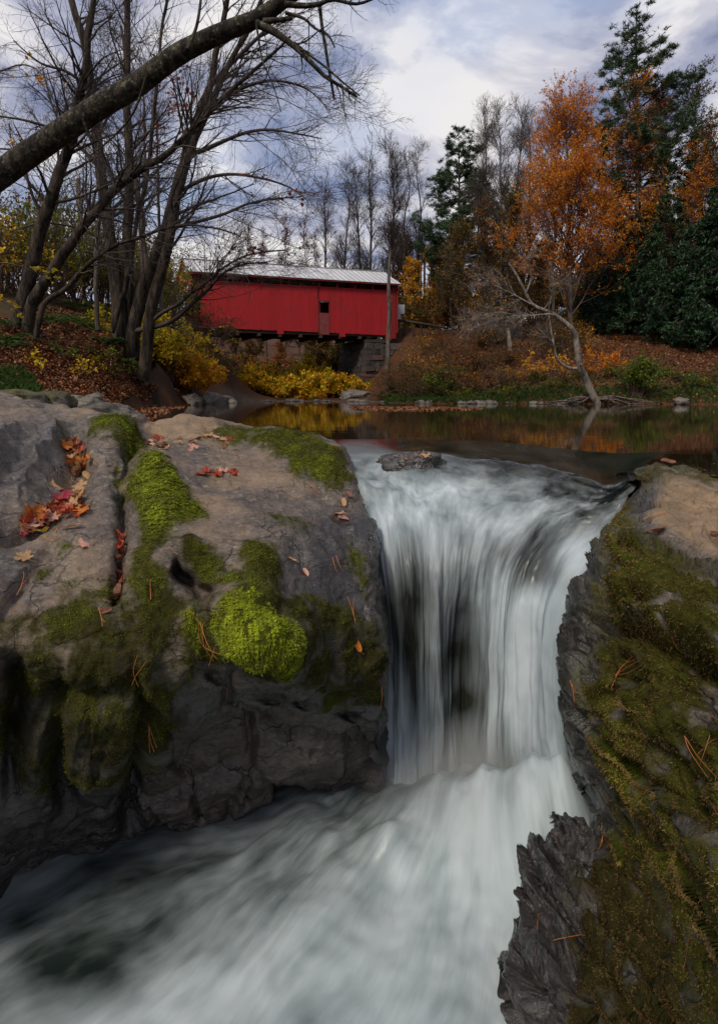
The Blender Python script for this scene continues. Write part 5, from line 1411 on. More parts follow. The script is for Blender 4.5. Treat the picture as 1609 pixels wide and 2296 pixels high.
# ------------------------------------------------------------------ conifers
def conifer(seed, u, y, vtop, spread, label, group, leafm, kind='pine', crown0=0.25, whorls=26, per=7, needles=16000, vbase=None, name='pine_tree', dia=0.5, size=0.26, proto=None):
    rng = np.random.default_rng(seed)
    b = base_on(u, y); top = at(u, vtop, y)
    H = top[2] - b[2]
    if proto in PROTO:
        src, H0, sp0 = PROTO[proto]
        return plant_copy(src, b - [0, 0, 0.05], label, group, (spread / sp0, spread / sp0, H / H0), rng.uniform(0, 6.28))
    pts = np.array([b - [0, 0, 0.3], b + (top - b) * 0.33 + [rng.normal(0, .1), 0, 0], b + (top - b) * 0.66, top])
    stems = [(pts, np.array([1.1, 0.8, 0.45, 0.05]) * dia / 2)]
    n = whorls * per
    f = crown0 + (1 - crown0) * (np.repeat(np.arange(whorls), per) / whorls) ** 0.92
    f = np.clip(f + rng.normal(0, 0.006 if kind == 'pine' else 0.012, n), crown0, 0.99)
    rel = (f - crown0) / (1 - crown0)
    if kind == 'pine': L = spread * (0.05 + 0.80 * (1 - rel) ** 0.8 * np.minimum(1, 0.45 + rel * 3.0)) * rng.uniform(0.55, 1.15, n)
    else: L = spread * (0.12 + 0.95 * (1 - rel)) * rng.uniform(0.7, 1.15, n)
    az = rng.uniform(0, 2 * np.pi, n)
    m = 8
    t = np.linspace(0, 1, m)
    base = b + (top - b) * f[:, None]
    if kind == 'pine': dz = (0.04 + 0.32 * t ** 2)[None] * np.ones((n, 1)) + (rel * 0.5)[:, None] * t[None]
    else: dz = (0.10 * t - 0.42 * t ** 2)[None] * np.ones((n, 1)) + (rel * 0.35)[:, None] * t[None]
    P = np.stack([base[:, None, 0] + np.cos(az)[:, None] * L[:, None] * t, base[:, None, 1] + np.sin(az)[:, None] * L[:, None] * t, base[:, None, 2] + dz * L[:, None]], -1)
    P[:, 1:] += rng.normal(0, 0.03, (n, m - 1, 3)) * L[:, None, None]
    R = (0.012 + 0.014 * L)[:, None] * np.linspace(1, 0.25, m)[None]
    sub = grow(rng, P, R, n * 5, 0.25, 1.0, (30, 60), (0.2, 0.42), 0.5, 4, (0, 0, 0.06 if kind == 'pine' else -0.10), 0.08, 0.02 if kind == 'pine' else -0.05, min_r=0.008)
    if kind == 'pine': sub[0][:, :, 2] = sub[0][:, :1, 2] + (sub[0][:, :, 2] - sub[0][:, :1, 2]) * 0.45
    sub2 = grow(rng, *sub, n * 10, 0.2, 1.0, (30, 60), (0.3, 0.6), 0.5, 3, (0, 0, 0.1 if kind == 'pine' else -0.05), 0.08, min_r=0.006)
    if kind == 'pine':
        tips = np.concatenate([sub2[0][:, -1], sub2[0][:, -2], sub[0][:, -1], sub[0][:, -2], P[:, -1]])
        tips = np.concatenate([tips, pts_on(rng, sub2[0], len(tips), 0.3)])
        tips = tips[rng.integers(0, len(tips), needles // 6)] + rng.normal(0, 0.10, (needles // 6, 3)) * [1, 1, .5]
        c = np.repeat(tips, 6, 0); m6 = len(c)
        d = rng.normal(size=(m6, 3)) * [1, 1, .6] + np.array([0, 0, 0.45]); d /= np.linalg.norm(d, axis=1, keepdims=True)
        sd_ = np.cross(d, rng.normal(size=(m6, 3))); sd_ /= np.linalg.norm(sd_, axis=1, keepdims=True)
        L6 = size * rng.uniform(0.7, 1.3, (m6, 1))
        V = np.stack([c - sd_ * L6 * .075, c + d * L6, c + sd_ * L6 * .075], 1)
        rn = np.clip(np.repeat(rng.random(needles // 6), 6) * 0.6 + rng.random(m6) * 0.4, 0, 1)
        me = mesh_np('needles', V, np.arange(m6 * 3).reshape(-1, 3), leafm, smooth=False, attrs={'rnd': np.repeat(rn, 3)})
        t_ = tree_obj(name, label, 'tree', group, b, stems, M_bark_brown, [(P, R, 4), (*sub, 3)], M_twig, [], trunk_sides=9, seed=seed)
        part('needles', me, t_)
        if proto is not None: PROTO[proto] = (t_, H, spread)
        return t_
    q = np.concatenate([pts_on(rng, sub2[0], int(needles * 0.55), 0.2), pts_on(rng, sub[0], int(needles * 0.35), 0.3), pts_on(rng, P, int(needles * 0.1), 0.5)])
    q = q + rng.normal(0, size * 0.25, q.shape)
    t_ = tree_obj(name, label, 'tree', group, b, stems, M_bark_brown, [(P, R, 4), (*sub, 3)], M_twig,
                    [('needles', q, size, leafm, dict(flat=0.45, aspect=0.28))], trunk_sides=9, seed=seed)
    if proto is not None: PROTO[proto] = (t_, H, spread)
    return t_
conifer(301, 1425, 47.0, 25, 7.6, 'very tall green pine rising over the orange trees', None, L_pine, crown0=0.30, whorls=24, per=8, needles=90000, dia=0.65, size=0.32)
conifer(302, 1028, 57.0, 285, 6.4, 'dark green pine next to the bare trees right of the bridge', None, L_pine, crown0=0.22, whorls=24, per=8, needles=80000, dia=0.5, size=0.36, proto='pine2')
conifer(303, 1120, 56.0, 420, 3.6, 'dark pine half hidden in the thicket beside the orange beech', None, L_pine, crown0=0.15, whorls=20, per=6, needles=36000, dia=0.4, size=0.36, proto='pine2')
GH = 'dark hemlocks on the right bank'
for k, (u, y, vt, sp) in enumerate([(1425, 44, 470, 3.6), (1500, 41, 430, 4.2), (1580, 39, 400, 4.4), (1660, 38, 300, 4.8), (1540, 45, 330, 4.2), (1370, 47, 480, 3.4), (1460, 48, 420, 4.0), (1620, 45, 300, 4.5), (1750, 38, 250, 5.0), (1330, 50, 520, 3.2)]):
    conifer(320 + k, u, y, vt, sp, ('dark drooping hemlock along the front of the shaded wood' if y < 42 else 'dark hemlock deeper in the shaded wood behind the front row'), GH, L_hemlock, kind='hemlock', crown0=0.12, whorls=26, per=7, needles=27000, name='hemlock_tree', dia=0.4, size=0.27, proto=('hemlock', k % 2))

# leaning dead tree with pale limbs at the water's edge
st = stems3d([
  [(1338,905),(1330,890),(1314,855),(1302,826),(1293,778),(1288,747),(1274,730),(1242,706),(1218,695),(1192,682),(1178,658),(1160,620),(1140,590)],
  [(1300,826),(1282,826),(1266,821),(1250,807),(1244,790),(1240,768),(1233,728),(1230,696),(1235,668)],
 ], [(29.0, 27.6), (28.7, 27.9)], [(18, 4), (8, 3)])
lb = stems3d([[(1240,706),(1223,704),(1190,708),(1158,707),(1120,716),(1080,728),(1050,740)], [(1218,695),(1235,668),(1240,640),(1262,630)], [(1190,682),(1150,660),(1110,640),(1070,620)],
              [(1158,707),(1120,700),(1085,705),(1050,715)], [(1178,658),(1190,620),(1180,590),(1195,560)], [(1240,768),(1225,755),(1212,742)]], [(27.9, 27.0), (27.8, 27.4), (27.6, 27.0), (27.6, 27), (27.6, 27.2), (28, 27.8)], [(5, 1.5), (4, 1.5), (4, 1.5), (3, 1.2), (4, 1.5), (4, 2)])
rng = np.random.default_rng(88)
PL, RL = as_branches(lb, 14)
b1 = grow(rng, PL, RL, 190, 0.15, 1.0, (25, 60), (0.5, 1.1), 0.5, 7, (-0.1, 0, 0.04), 0.13, abs_len=1.5, min_r=0.009)
b2 = grow(rng, *b1, 900, 0.1, 1.0, (25, 60), (0.5, 1.1), 0.5, 5, (0, 0, 0.03), 0.14, abs_len=0.7, min_r=0.006)
b3 = grow(rng, *b2, 2200, 0.1, 1.0, (25, 60), (0.5, 1.1), 0.6, 3, (0, 0, 0.02), 0.14, abs_len=0.4, min_r=0.005)
lp = pts_on(rng, b2[0], 260)
ltree = tree_obj('leaning_tree', 'pale crooked half dead tree leaning over the pool from the right bank', 'tree', None, base_on(1334, 29.2), st, M_bark_pale, [(PL, RL, 6), (*b1, 4), (*b2, 3), (*b3, 3)], M_bark_pale,
         [('leaves', lp, 0.13, L_orange, {})], trunk_sides=10, trunk_n=40, seed=12)
for k in range(7):                               # shelf fungi up the trunk
    u, v = 1300 + 3 * math.sin(k * 2.1), 765 + k * 9
    p = at(u + 4, v, 28.2)
    th = np.linspace(0, 2 * np.pi, 9)[:-1]
    V = np.vstack([np.c_[p[0] + 0.13 * np.cos(th), p[1] + 0.10 * np.sin(th), p[2] + 0 * th], np.c_[p[0] + 0.05 * np.cos(th), p[1] + 0.04 * np.sin(th), p[2] - 0.06 + 0 * th]])
    Fq = np.array([[i, (i + 1) % 8, 8 + (i + 1) % 8, 8 + i] for i in range(8)] + [[0, 1, 2, 3], [0, 3, 4, 5], [0, 5, 6, 7]])
    part('shelf_fungus', mesh_np('shelf_fungus', V, Fq, mat_simple('fungus', (0.30, 0.20, 0.12), (0.45, 0.34, 0.24), 6) if k == 0 else bpy.data.materials['fungus'], smooth=False), ltree)
rp = []
for k in range(16):                              # bare roots along the bank
    u0 = 1335 + rng.normal(0, 8); side = 1 if rng.random() < 0.6 else -1
    ln = rng.uniform(40, 150)
    pth = [(u0, 893), (u0 + side * ln * 0.3, 893 + rng.normal(0, 3)), (u0 + side * ln * 0.65, 897 + rng.normal(0, 4)), (u0 + side * ln, 903 + rng.normal(0, 4))]
    s = stems3d([pth], [(29.2, 28.2)], [(5, 1.6)])[0]
    rp.append(resample(*s, 10))
V, Q = tubes(np.array([p for p, r in rp]), np.array([r for p, r in rp]), 5)
part('roots', mesh_np('roots', V, Q, M_bark_grey), ltree)
# broken stub trunk by the car
st = stems3d([[(1148,812),(1146,800),(1142,770),(1139,746),(1137,735)]], [(41.5, 41.5)], [(12, 9)])
tree_obj('tree_stub', 'pale broken tree stub in the brush below the parked car', 'tree', None, base_on(1146, 41.5), st, M_bark_pale, [], M_twig)
# trees of the far hillside
G_far = 'far trees on the hillside behind'
protos = {}
for k in range(3):
    protos[k] = upright(400 + k, 640, 92, 640, 0.3, 3.6, 'hillside_tree', ['rust leaved tree on the far hillside behind the bridge', 'brown leaved tree on the far hillside behind the bridge', 'olive leaved tree on the far hillside behind the bridge'][k], G_far, M_bark_grey, M_twig_red, counts=(60, 380, 900, 900), t0=0.2,
                        leaves=[([L_rust, L_brown, L_olive][k], 4200, 0.30), (L_gold, 700, 0.28)], tw=0.016)
rng = np.random.default_rng(55)
spots = [(x, y) for y in (80, 94, 110) for x in np.arange(-40, 48, 5.5)] + [(x, 69) for x in np.arange(-20, 4, 3.0)]
n_used = 0
for (x, y) in spots:
    x += rng.normal(0, 1.5); y += rng.normal(0, 3)
    uu = 804 + x / y * F
    if 470 < uu < 800 and rng.random() < 0.0: continue
    k = int(rng.integers(0, 3)); src = protos[k]
    z = gzq(x, y)
    if n_used < 3 and n_used in protos:
        r = protos[n_used]; r.location = (x, y, z - 0.1)
    else:
        r = src.copy(); COL.objects.link(r); r.location = (x, y, z - 0.1)
        for ch in src.children:
            c = ch.copy(); COL.objects.link(c); c.parent = r
    s = rng.uniform(0.55, 0.95) * (1.0 if not (520 < uu < 760) else 0.72)
    r.scale = (s, s, s); r.rotation_euler = (0, 0, rng.uniform(0, 6.28))
    n_used += 1
# ------------------------------------------------------------------ shrubs, ferns, leaf litter
def shrub(seed, u, y, w, h, leafs, name, label, group=None, nst=26, size=0.13, nl=3000, twig=None, base=None, cat='shrub', bias=(0, 0, 0.1), arch=0.06, flat=0.45, spread=1.0, proto=None):
    rng = np.random.default_rng(seed)
    b = base_on(u, y) if base is None else np.asarray(base, float)
    if proto in PROTO:
        src, w0, h0 = PROTO[proto]
        return plant_copy(src, b - [0, 0, 0.04], label, group, (w / w0, w / w0, h / h0), rng.uniform(0, 6.28))
    k = np.arange(nst)
    az = rng.uniform(0, 2 * np.pi, nst); tilt = rng.uniform(0.05, 0.95, nst) * spread
    L = h * rng.uniform(0.7, 1.1, nst) * (1.0 + 0.25 * tilt)
    P = np.empty((nst, 9, 3))
    off = np.c_[np.cos(az), np.sin(az)] * (rng.uniform(0, 0.35, nst) * w)[:, None]
    x, yy = b[0] + off[:, 0], b[1] + off[:, 1] * 0.7
    P[:, 0] = np.c_[x, yy, ground_z(x, yy) if base is None else np.full(nst, b[2])]
    d = np.c_[np.cos(az) * np.sin(tilt), np.sin(az) * np.sin(tilt), np.cos(tilt)]
    sx = w / h
    d[:, :2] *= np.clip(sx, 0.6, 1.8); d /= np.linalg.norm(d, axis=1, keepdims=True)
    for q in range(1, 9):
        d = d + rng.normal(0, 0.07, d.shape) - np.array([0, 0, arch]); d /= np.linalg.norm(d, axis=1, keepdims=True)
        P[:, q] = P[:, q - 1] + d * (L / 8)[:, None]
    R = np.full((nst, 9), 0.012) * np.linspace(1, 0.3, 9) * (h / 1.5)
    b1 = grow(rng, P, R, nst * 9, 0.2, 1.0, (30, 65), (0.18, 0.4), 0.6, 5, bias, 0.14, -0.02, min_r=0.004)
    b2 = grow(rng, *b1, nst * 22, 0.2, 1.0, (30, 65), (0.3, 0.7), 0.6, 3, bias, 0.14, -0.02, min_r=0.003)
    root = empty(name, tuple(b)); tag(root, label, cat, group)
    V, Q = join([tubes(P, R, 4), tubes(*b1, 3), tubes(*b2, 3)])
    part('stems', mesh_np('stems', V, Q, twig or M_twig_red), root)
    for mat, f, filt in leafs:
        n = int(nl * f)
        p = np.concatenate([pts_on(rng, b2[0], int(n * .65)), pts_on(rng, b1[0], n - int(n * .65))]) + rng.normal(0, size * 0.5, (n, 3))
        if filt is not None:
            rel = (p[:, 2] - b[2]) / h
            p = p[rng.random(len(p)) < filt(rel, (p[:, 0] - b[0]) / w)]
        part('leaves', leaf_mesh('leaves', rng, p, size, mat, flat=flat, aspect=0.6), root)
    if proto is not None: PROTO[proto] = (root, w, h)
    return root
up_ = lambda r, x: np.clip(r * 1.6, 0.05, 1); dn_ = lambda r, x: np.clip(1.15 - 1.4 * r, 0.05, 1)
# the yellow shrubs by the left shore
shrub(501, 366, 27.0, 1.8, 3.1, [(L_yellow, .6, up_), (L_ygreen, .45, up_), (L_gold, .5, dn_)], 'yellow_shrub', 'big yellow shrub with arching leaves at the foot of the left bank', nl=7200, nst=36, size=0.19)
shrub(502, 425, 28.5, 1.6, 2.1, [(L_gold, .7, None), (L_yellow, .3, up_), (L_orange, .35, dn_)], 'orange_shrub', 'orange shrub leaning to the water beside the yellow one', nl=5600, nst=32, size=0.18)
shrub(503, 352, 27.0, 1.2, 2.6, [(L_yellow, .6, None), (L_ygreen, .4, None)], 'yellow_shrub', 'smaller yellow shrub under the maple trunks', nl=2600, nst=22, size=0.16)
GY = 'yellow shrubs under the bridge'
for k, (u, y, h) in enumerate([(545, 46.5, 2.4), (590, 47.5, 2.8), (635, 47, 2.6), (680, 47.5, 3.0), (720, 46.5, 3.1), (757, 47.5, 2.9), (610, 50, 3.4), (700, 51, 4.2), (780, 48, 2.2)]):
    shrub(510 + k, u, y, 2.4, h * 0.68, [(L_gold, .55, None), (L_yellow, .5, up_), (L_ygreen, .35, up_)], 'yellow_shrub', 'low golden shrub on the gravel shore below the bridge', GY, nl=2900, nst=22, size=0.26, proto=('golden', k % 3))
shrub(525, 500, 40, 1.6, 1.9, [(L_olive, .8, None)], 'dark_shrub', 'dark twiggy shrub between the orange and golden shrubs', nl=900, nst=26, size=0.15)
shrub(526, 480, 43, 2.2, 2.8, [(L_olive, .6, None), (L_brown, .4, None)], 'dark_shrub', 'tall dim shrub under the near end of the bridge', nl=1200, nst=26, size=0.18)
# right bank
shrub(530, 985, 34.5, 1.7, 1.9, [(L_ygreen, .6, up_), (L_green, .7, None)], 'green_shrub', 'round green shrub on the right bank near the water', nl=3600, nst=30, size=0.12)
shrub(531, 1428, 29.6, 1.05, 2.1, [(L_green, .9, None), (L_ygreen, .6, up_)], 'green_shrub', 'bright green shrub beside the leaning dead tree', nl=3400, nst=28, size=0.13)
shrub(532, 1235, 33.5, 1.4, 1.8, [(L_gold, .8, None)], 'golden_sapling', 'golden leaved sapling behind the crooked limb', nl=900, nst=14, size=0.14)
shrub(533, 1345, 33.5, 2.4, 1.6, [(L_orange, .8, None), (L_gold, .3, None)], 'orange_shrub', 'orange brush on the slope behind the leaning tree', nl=1300, nst=18, size=0.13)
rng = np.random.default_rng(60)
GBR = 'brush on the right bank'
for k in range(46):
    u = rng.uniform(875, 1300) if k < 26 else rng.uniform(870, 1080); y = rng.uniform(34, 44) if k < 26 else rng.uniform(39, 47)
    m = [L_brown, L_olive, L_gold, L_rust][int(rng.integers(0, 4))]
    shrub(540 + k, u, y, 1.6, rng.uniform(1.0, 2.4), [(m, .8, None), (L_brown, .4, None)], 'brush', {id(L_brown): 'twiggy brown', id(L_olive): 'twiggy olive', id(L_gold): 'golden leaved', id(L_rust): 'rusty red'}[id(m)] + (' brush on the slope right below the abutment' if k >= 26 else ' brush on the bank between abutment and leaning tree'), GBR, nl=750, nst=20, size=0.13, proto=('brush', m.name))
GLO = 'low green plants along the right waterline'
for k in range(24):
    u = [905, 925, 945, 1010, 1040, 1070, 1100, 1135, 1165, 1205, 1240, 1270, 1300, 1375, 1400, 1460, 1490, 1520, 1545, 1570, 1600, 1625, 880, 860][k]
    y = 32.5 - 1.6 * (u - 1000) / 400 + rng.uniform(0, 2.0) + (4.5 if u < 950 else 0)
    shrub(570 + k, u, y, 0.9, rng.uniform(0.4, 0.9), [([L_green, L_ygreen, L_olive][k % 3], .8, None), (L_brown, .3, None)], 'ground_plant', ['low dark green plant clump along the far waterline', 'low yellow green plant clump along the far waterline', 'low olive plant clump along the far waterline'][k % 3], GLO, nl=520, nst=16, size=0.11, proto=('low', k % 3))
GWE = 'bushes closing the wood edge behind the road'
for k in range(18):
    u = 890 + k * 30 + rng.uniform(-10, 10); y = rng.uniform(55, 60)
    m = [L_brown, L_gold, L_olive, L_rust, L_green][k % 5]
    shrub(660 + k, u, y, 3.0, rng.uniform(3.2, 5.0), [(m, .9, None), (L_brown, .5, None)], 'wood_edge_bush', ['brown', 'golden', 'olive', 'rusty', 'green'][k % 5] + ' leaved bush closing the wood edge behind the road', GWE, nl=1700, nst=22, size=0.26, proto=('edge', k % 5))
GUB = 'dim brush behind the golden shrubs'
for k in range(16):
    u = 505 + k * 19 + rng.uniform(-8, 8); y = rng.uniform(54, 66)
    m = [L_brown, L_rust, L_ygreen][k % 3]
    shrub(690 + k, u, y, 2.2, rng.uniform(2.0, 3.4), [(m, .9, None), (L_rust, .4, None)], 'dim_brush', ['brown', 'rusty', 'yellow green'][k % 3] + ' brush seen under the bridge behind the golden shrubs', GUB, nl=1500, nst=20, size=0.24, proto=('dim', k % 3))
# understory of the left bank
GLB = 'green understory of the left bank'
for k, (u, y, w, h, m) in enumerate([(20, 27, 2.2, 3.6, L_yellow), (70, 29, 2.4, 4.4, L_ygreen), (130, 28, 2.2, 4.2, L_ygreen), (180, 30, 2.2, 4.4, L_green), (230, 31, 2.2, 3.8, L_ygreen), (300, 33, 2.2, 4.4, L_ygreen),
        (250, 37, 3, 5.2, L_yellow), (330, 38, 2.6, 4.6, L_olive), (380, 37, 2.6, 4.2, L_ygreen), (395, 42, 2.2, 2.6, L_brown), (150, 36, 3, 5.5, L_green), (60, 35, 3, 6.0, L_brown), (-40, 25, 2.4, 4.2, L_yellow), (415, 45, 1.4, 1.2, L_rust), (330, 42, 3, 4.6, L_brown)]):
    shrub(600 + k, u, y, w, h, [(m, .8, None), (L_olive, .35, None), (L_rust, .12, None)], 'understory_bush',
          {id(L_yellow): 'yellow leaved understory bush behind the bare maples', id(L_ygreen): 'yellow green understory bush behind the bare maples', id(L_green): 'green understory bush behind the bare maples'}.get(id(m), 'brownish understory bush behind the bare maples'), GLB, nl=2600, nst=24, size=0.15, proto=('under', m.name))
def fern(seed, u, v, y, r, label, group):
    rng = np.random.default_rng(seed)
    p = at(u, v, y); b = np.array([p[0], p[1], gzq(p[0], p[1])])
    n = 12; m = 10
    az = np.arange(n) / n * 6.28 + rng.normal(0, .2, n)
    t = np.linspace(0, 1, m)
    P = np.stack([b[0] + np.cos(az)[:, None] * r * t, b[1] + np.sin(az)[:, None] * r * t, b[2] + r * (1.1 * t - 0.9 * t ** 2)[None] * rng.uniform(.8, 1.2, (n, 1))], -1)
    root = empty('fern', tuple(b)); tag(root, label, 'fern', group)
    V, Q = tubes(P, np.full((n, m), 0.006), 3)
    part('stalks', mesh_np('stalks', V, Q, L_fern, attrs={'rnd': np.full(len(V), .4)}), root)
    i = rng.integers(0, n, n * 42); x = rng.uniform(0.15, 1, n * 42); s = np.where(np.arange(n * 42) % 2, 1, -1)
    k = np.minimum((x * (m - 1)).astype(int), m - 2)
    c = P[i, k] + (P[i, k + 1] - P[i, k]) * (x * (m - 1) - k)[:, None]
    sd_ = np.stack([-np.sin(az[i]), np.cos(az[i]), 0 * az[i]], -1) * s[:, None]
    L = (r * 0.26 * (1.1 - x))[:, None]; tn = P[i, k + 1] - P[i, k]; tn /= np.linalg.norm(tn, axis=1, keepdims=True)
    e = c + sd_ * L + tn * L * 0.3 - [0, 0, 0.02]
    mid = (c + e) / 2
    V = np.stack([c, mid + tn * 0.022, e, mid - tn * 0.022], 1)
    part('fronds', mesh_np('fronds', V, np.arange(len(V) * 4).reshape(-1, 4), L_fern, smooth=False, attrs={'rnd': np.repeat(rng.random(len(V)), 4)}), root)
for k, (u, v, y, r) in enumerate([(230, 715, 21.8, 0.94), (255, 720, 22.4, 0.81), (200, 700, 23.8, 1.22), (170, 690, 24.5, 1.08), (140, 700, 21.7, 0.94), (20, 730, 16.8, 0.94), (5, 760, 15.4, 0.81), (110, 720, 20.4, 0.81), (265, 735, 21.8, 0.68), (215, 680, 26.6, 1.35), (180, 672, 28.0, 1.35), (-10, 700, 17.6, 0.94)]):
    fern(650 + k, u, v, y, r, 'dark green fern clump on the bank among the maple trunks', 'ferns on the left bank')

for k, (u, v, y) in enumerate([(150, 850, 18.5), (190, 830, 20), (230, 850, 20), (260, 870, 20.5), (120, 830, 18), (170, 870, 17.8), (290, 860, 22), (310, 880, 23), (90, 850, 15.5), (240, 815, 21)]):
    p = at(u, v, y)
    shrub(720 + k, u, y, 0.6, 0.5, [([L_ygreen, L_green, L_yellow][k % 3], .8, None)], 'seedling', ['yellow green', 'dark green', 'yellow'][k % 3] + ' leafy seedling on the leaf covered left bank', 'seedlings on the left bank', nl=110, nst=7, size=0.13, proto=('seedling', k % 3))
# leaf litter
def litter(name, label, uvpoly, ylim, n, size, mats_, seed, root=None, zoff=0.015, zpool=False):
    rng = np.random.default_rng(seed)
    xs_, ys_ = [], []
    lo, hi = np.min(uvpoly, 0), np.max(uvpoly, 0)
    pts = np.empty((0, 2)); tries = 0
    xr = [at(u, 886, y)[0] for u in (lo[0], hi[0]) for y in ylim]
    while len(pts) < n and tries < 60:
        q = np.c_[rng.uniform(min(xr), max(xr), 6000), rng.uniform(ylim[0], ylim[1], 6000)]
        z = 0 * q[:, 0] if zpool else ground_z(q[:, 0], q[:, 1])
        uv = np.stack(proj(np.c_[q, z]), -1)
        ok = inside(uv, uvpoly) & (zpool | (signed(q, pool_poly) < 0.15))
        pts = np.vstack([pts, q[ok]]); tries += 1
    pts = pts[:n]
    z = np.full(len(pts), 0.006) if zpool else np.maximum(ground_z(pts[:, 0], pts[:, 1]), 0.0) + zoff
    P = np.c_[pts, z + rng.uniform(0, 0.03 if not zpool else 0.01, len(pts))]
    me = leaf_mesh(name, rng, P, size, mats_, flat=0.75 if not zpool else 0.97, aspect=0.75, clump=0.2)
    o = link(name, me); tag(o, label, 'leaves', kind='stuff')
    return o
L_litter = mat_leaf('leaf_litter', [(0.050, 0.016, 0.008), (0.11, 0.030, 0.010), (0.19, 0.060, 0.018), (0.25, 0.11, 0.045), (0.15, 0.10, 0.06)], trans=0.1)
litter('leaf_litter', 'red brown fallen leaves covering the left bank', [(50,770),(240,780),(330,860),(480,890),(480,912),(200,930),(120,905),(60,850)], (12, 34), 14000, 0.13, L_litter, 71)
litter('leaf_litter', 'dry leaves on the terrace between the maple trunks', [(60,690),(330,690),(330,790),(60,800)], (15, 30), 4500, 0.13, L_litter, 72)
litter('leaf_litter', 'thin dry leaves strewn over the far left of the bank', [(-60,700),(70,720),(90,850),(60,870),(-60,860)], (9, 20), 3500, 0.11, L_litter, 76)
litter('leaf_litter', 'fallen leaves on the slope of the right bank', [(880,770),(1609,740),(1700,905),(880,905)], (28, 44), 15000, 0.16, L_litter, 73)
litter('leaf_raft', 'raft of pale fallen leaves floating on the still pool', [(778,913),(860,910),(1000,913),(1085,916),(1050,919),(900,922),(800,919)], (13, 22), 2600, 0.095, L_litter, 74, zpool=True)
litter('floating_leaves', 'leaves gathered on the water along the left shore', [(200,922),(330,914),(420,910),(330,945),(300,955)], (9, 24), 900, 0.09, L_litter, 75, zpool=True)
# a spray of yellow leaves reaching in from the left
rng = np.random.default_rng(61)
for k, (path, yy, lab) in enumerate([([(-160,640),(-80,600),(-20,585),(40,590),(90,610),(118,625)], 7.5, 'bough of yellow leaves reaching in over the bank'), ([(-160,700),(-80,660),(-20,655),(30,690),(60,705)], 7.8, 'lower bough of yellow leaves drooping over the bank'),
        ([(-180,120),(-100,140),(-20,165),(40,150),(90,170),(125,180)], 8.0, 'high twig with a few orange maple leaves against the sky'), ([(-180,360),(-60,330),(20,325),(60,345),(100,360)], 8.2, 'twig of golden maple leaves beneath the leaning trunk')]):
    st = stems3d([path], [yy], [(5, 1.5)])
    P0, R0 = as_branches(st, 16)
    b1 = grow(rng, P0, R0, 16, 0.35, 1.0, (25, 55), (0.5, 1.0), 0.6, 5, (0.1, 0, -0.05), 0.1, -0.03, abs_len=0.4, min_r=0.0025)
    q = pts_on(rng, np.concatenate([b1[0]]), 46 if k < 2 else 22)
    tree_obj('leafy_bough', lab, 'bough', None, st[0][0][0], st, M_twig, [(*b1, 4)], M_twig, [('leaves', q, 0.085, L_yellow if k < 2 else L_gold, dict(flat=0.3, aspect=0.6))], trunk_sides=6, seed=60 + k)
# grass on the near left
def grass(name, label, uvpoly, ylim, n, h, seed):
    rng = np.random.default_rng(seed)
    xr = [at(u, 886, y)[0] for u in (min(p[0] for p in uvpoly), max(p[0] for p in uvpoly)) for y in ylim]
    q = np.c_[rng.uniform(min(xr), max(xr), n * 6), rng.uniform(ylim[0], ylim[1], n * 6)]
    z = ground_z(q[:, 0], q[:, 1]); uv = np.stack(proj(np.c_[q, z]), -1)
    ok = inside(uv, uvpoly) & (signed(q, pool_poly) < 0); q, z = q[ok][:n], z[ok][:n]
    n = len(q); b = np.c_[q, z - 0.02]
    az = rng.uniform(0, 6.28, n); dd = np.c_[np.cos(az), np.sin(az), 0 * az]
    L = h * rng.uniform(.5, 1.2, n)[:, None]
    m = b + np.array([0, 0, 1]) * L * .65 + dd * L * .15; t = b + np.array([0, 0, 1]) * L * .85 + dd * L * .6
    s = np.c_[-np.sin(az), np.cos(az), 0 * az] * 0.006 * (h / .2)
    V = np.stack([b - s, b + s, m + s, t, m - s], 1)
    me = mesh_np(name, V, np.arange(n * 5).reshape(-1, 5), L_fern, smooth=False, attrs={'rnd': np.repeat(rng.random(n), 5)})
    tag(link(name, me), label, 'grass', kind='stuff')
grass('grass', 'green grass on the near left bank above the rocks', [(-100,820),(60,830),(90,880),(60,900),(-100,900)], (8, 16), 1800, 0.22, 81)
grass('grass', 'rough grass along the far waterline of the right bank', [(860,870),(1609,870),(1700,910),(860,908)], (27, 40), 5000, 0.32, 82)
# shoreline rocks
rs = [(180,905,9.6,(0.36,0.28,0.18),.3,'pale rock at the edge of the left bank above the ledge'), (245,925,9.3,(0.42,0.3,0.2),.3,'low pale rock with its foot in the pool near the mossy knob'), (110,890,8.2,(0.34,0.28,0.2),.3,'angular grey rock below the grass on the left bank'),
      (30,880,7.6,(0.36,0.28,0.16),.2,'broad grey rock in the grass on the left bank'), (282,945,8.6,(0.3,0.22,0.14),.1,'small wet rock in the leaf filled inlet'),
      (205,905,12.5,(0.35,0.3,0.26),.4,'dark rock among fallen leaves at the left waterline')]
for k, (u, v, y, r, fl, lab) in enumerate(rs):
    rock_at('shore_rock', u, v, y, r, 100 + 7 * k, lab, rot=k * 1.3, moss=0.6 if k in (2, 3) else 0.15, sink=0.3)
for k, (u, v, y, r) in enumerate([(430, 897, 27, (0.5, 0.5, 0.42)), (475, 893, 30, (0.9, 0.6, 0.55)), (505, 893, 33, (0.9, 0.6, 0.5))]):
    rock_at('shore_rock', u, v, y, r, 140 + 5 * k, 'slanting pale rock at the foot of the orange shrub', 'pale rocks below the orange shrub', rot=k)
rng = np.random.default_rng(62)
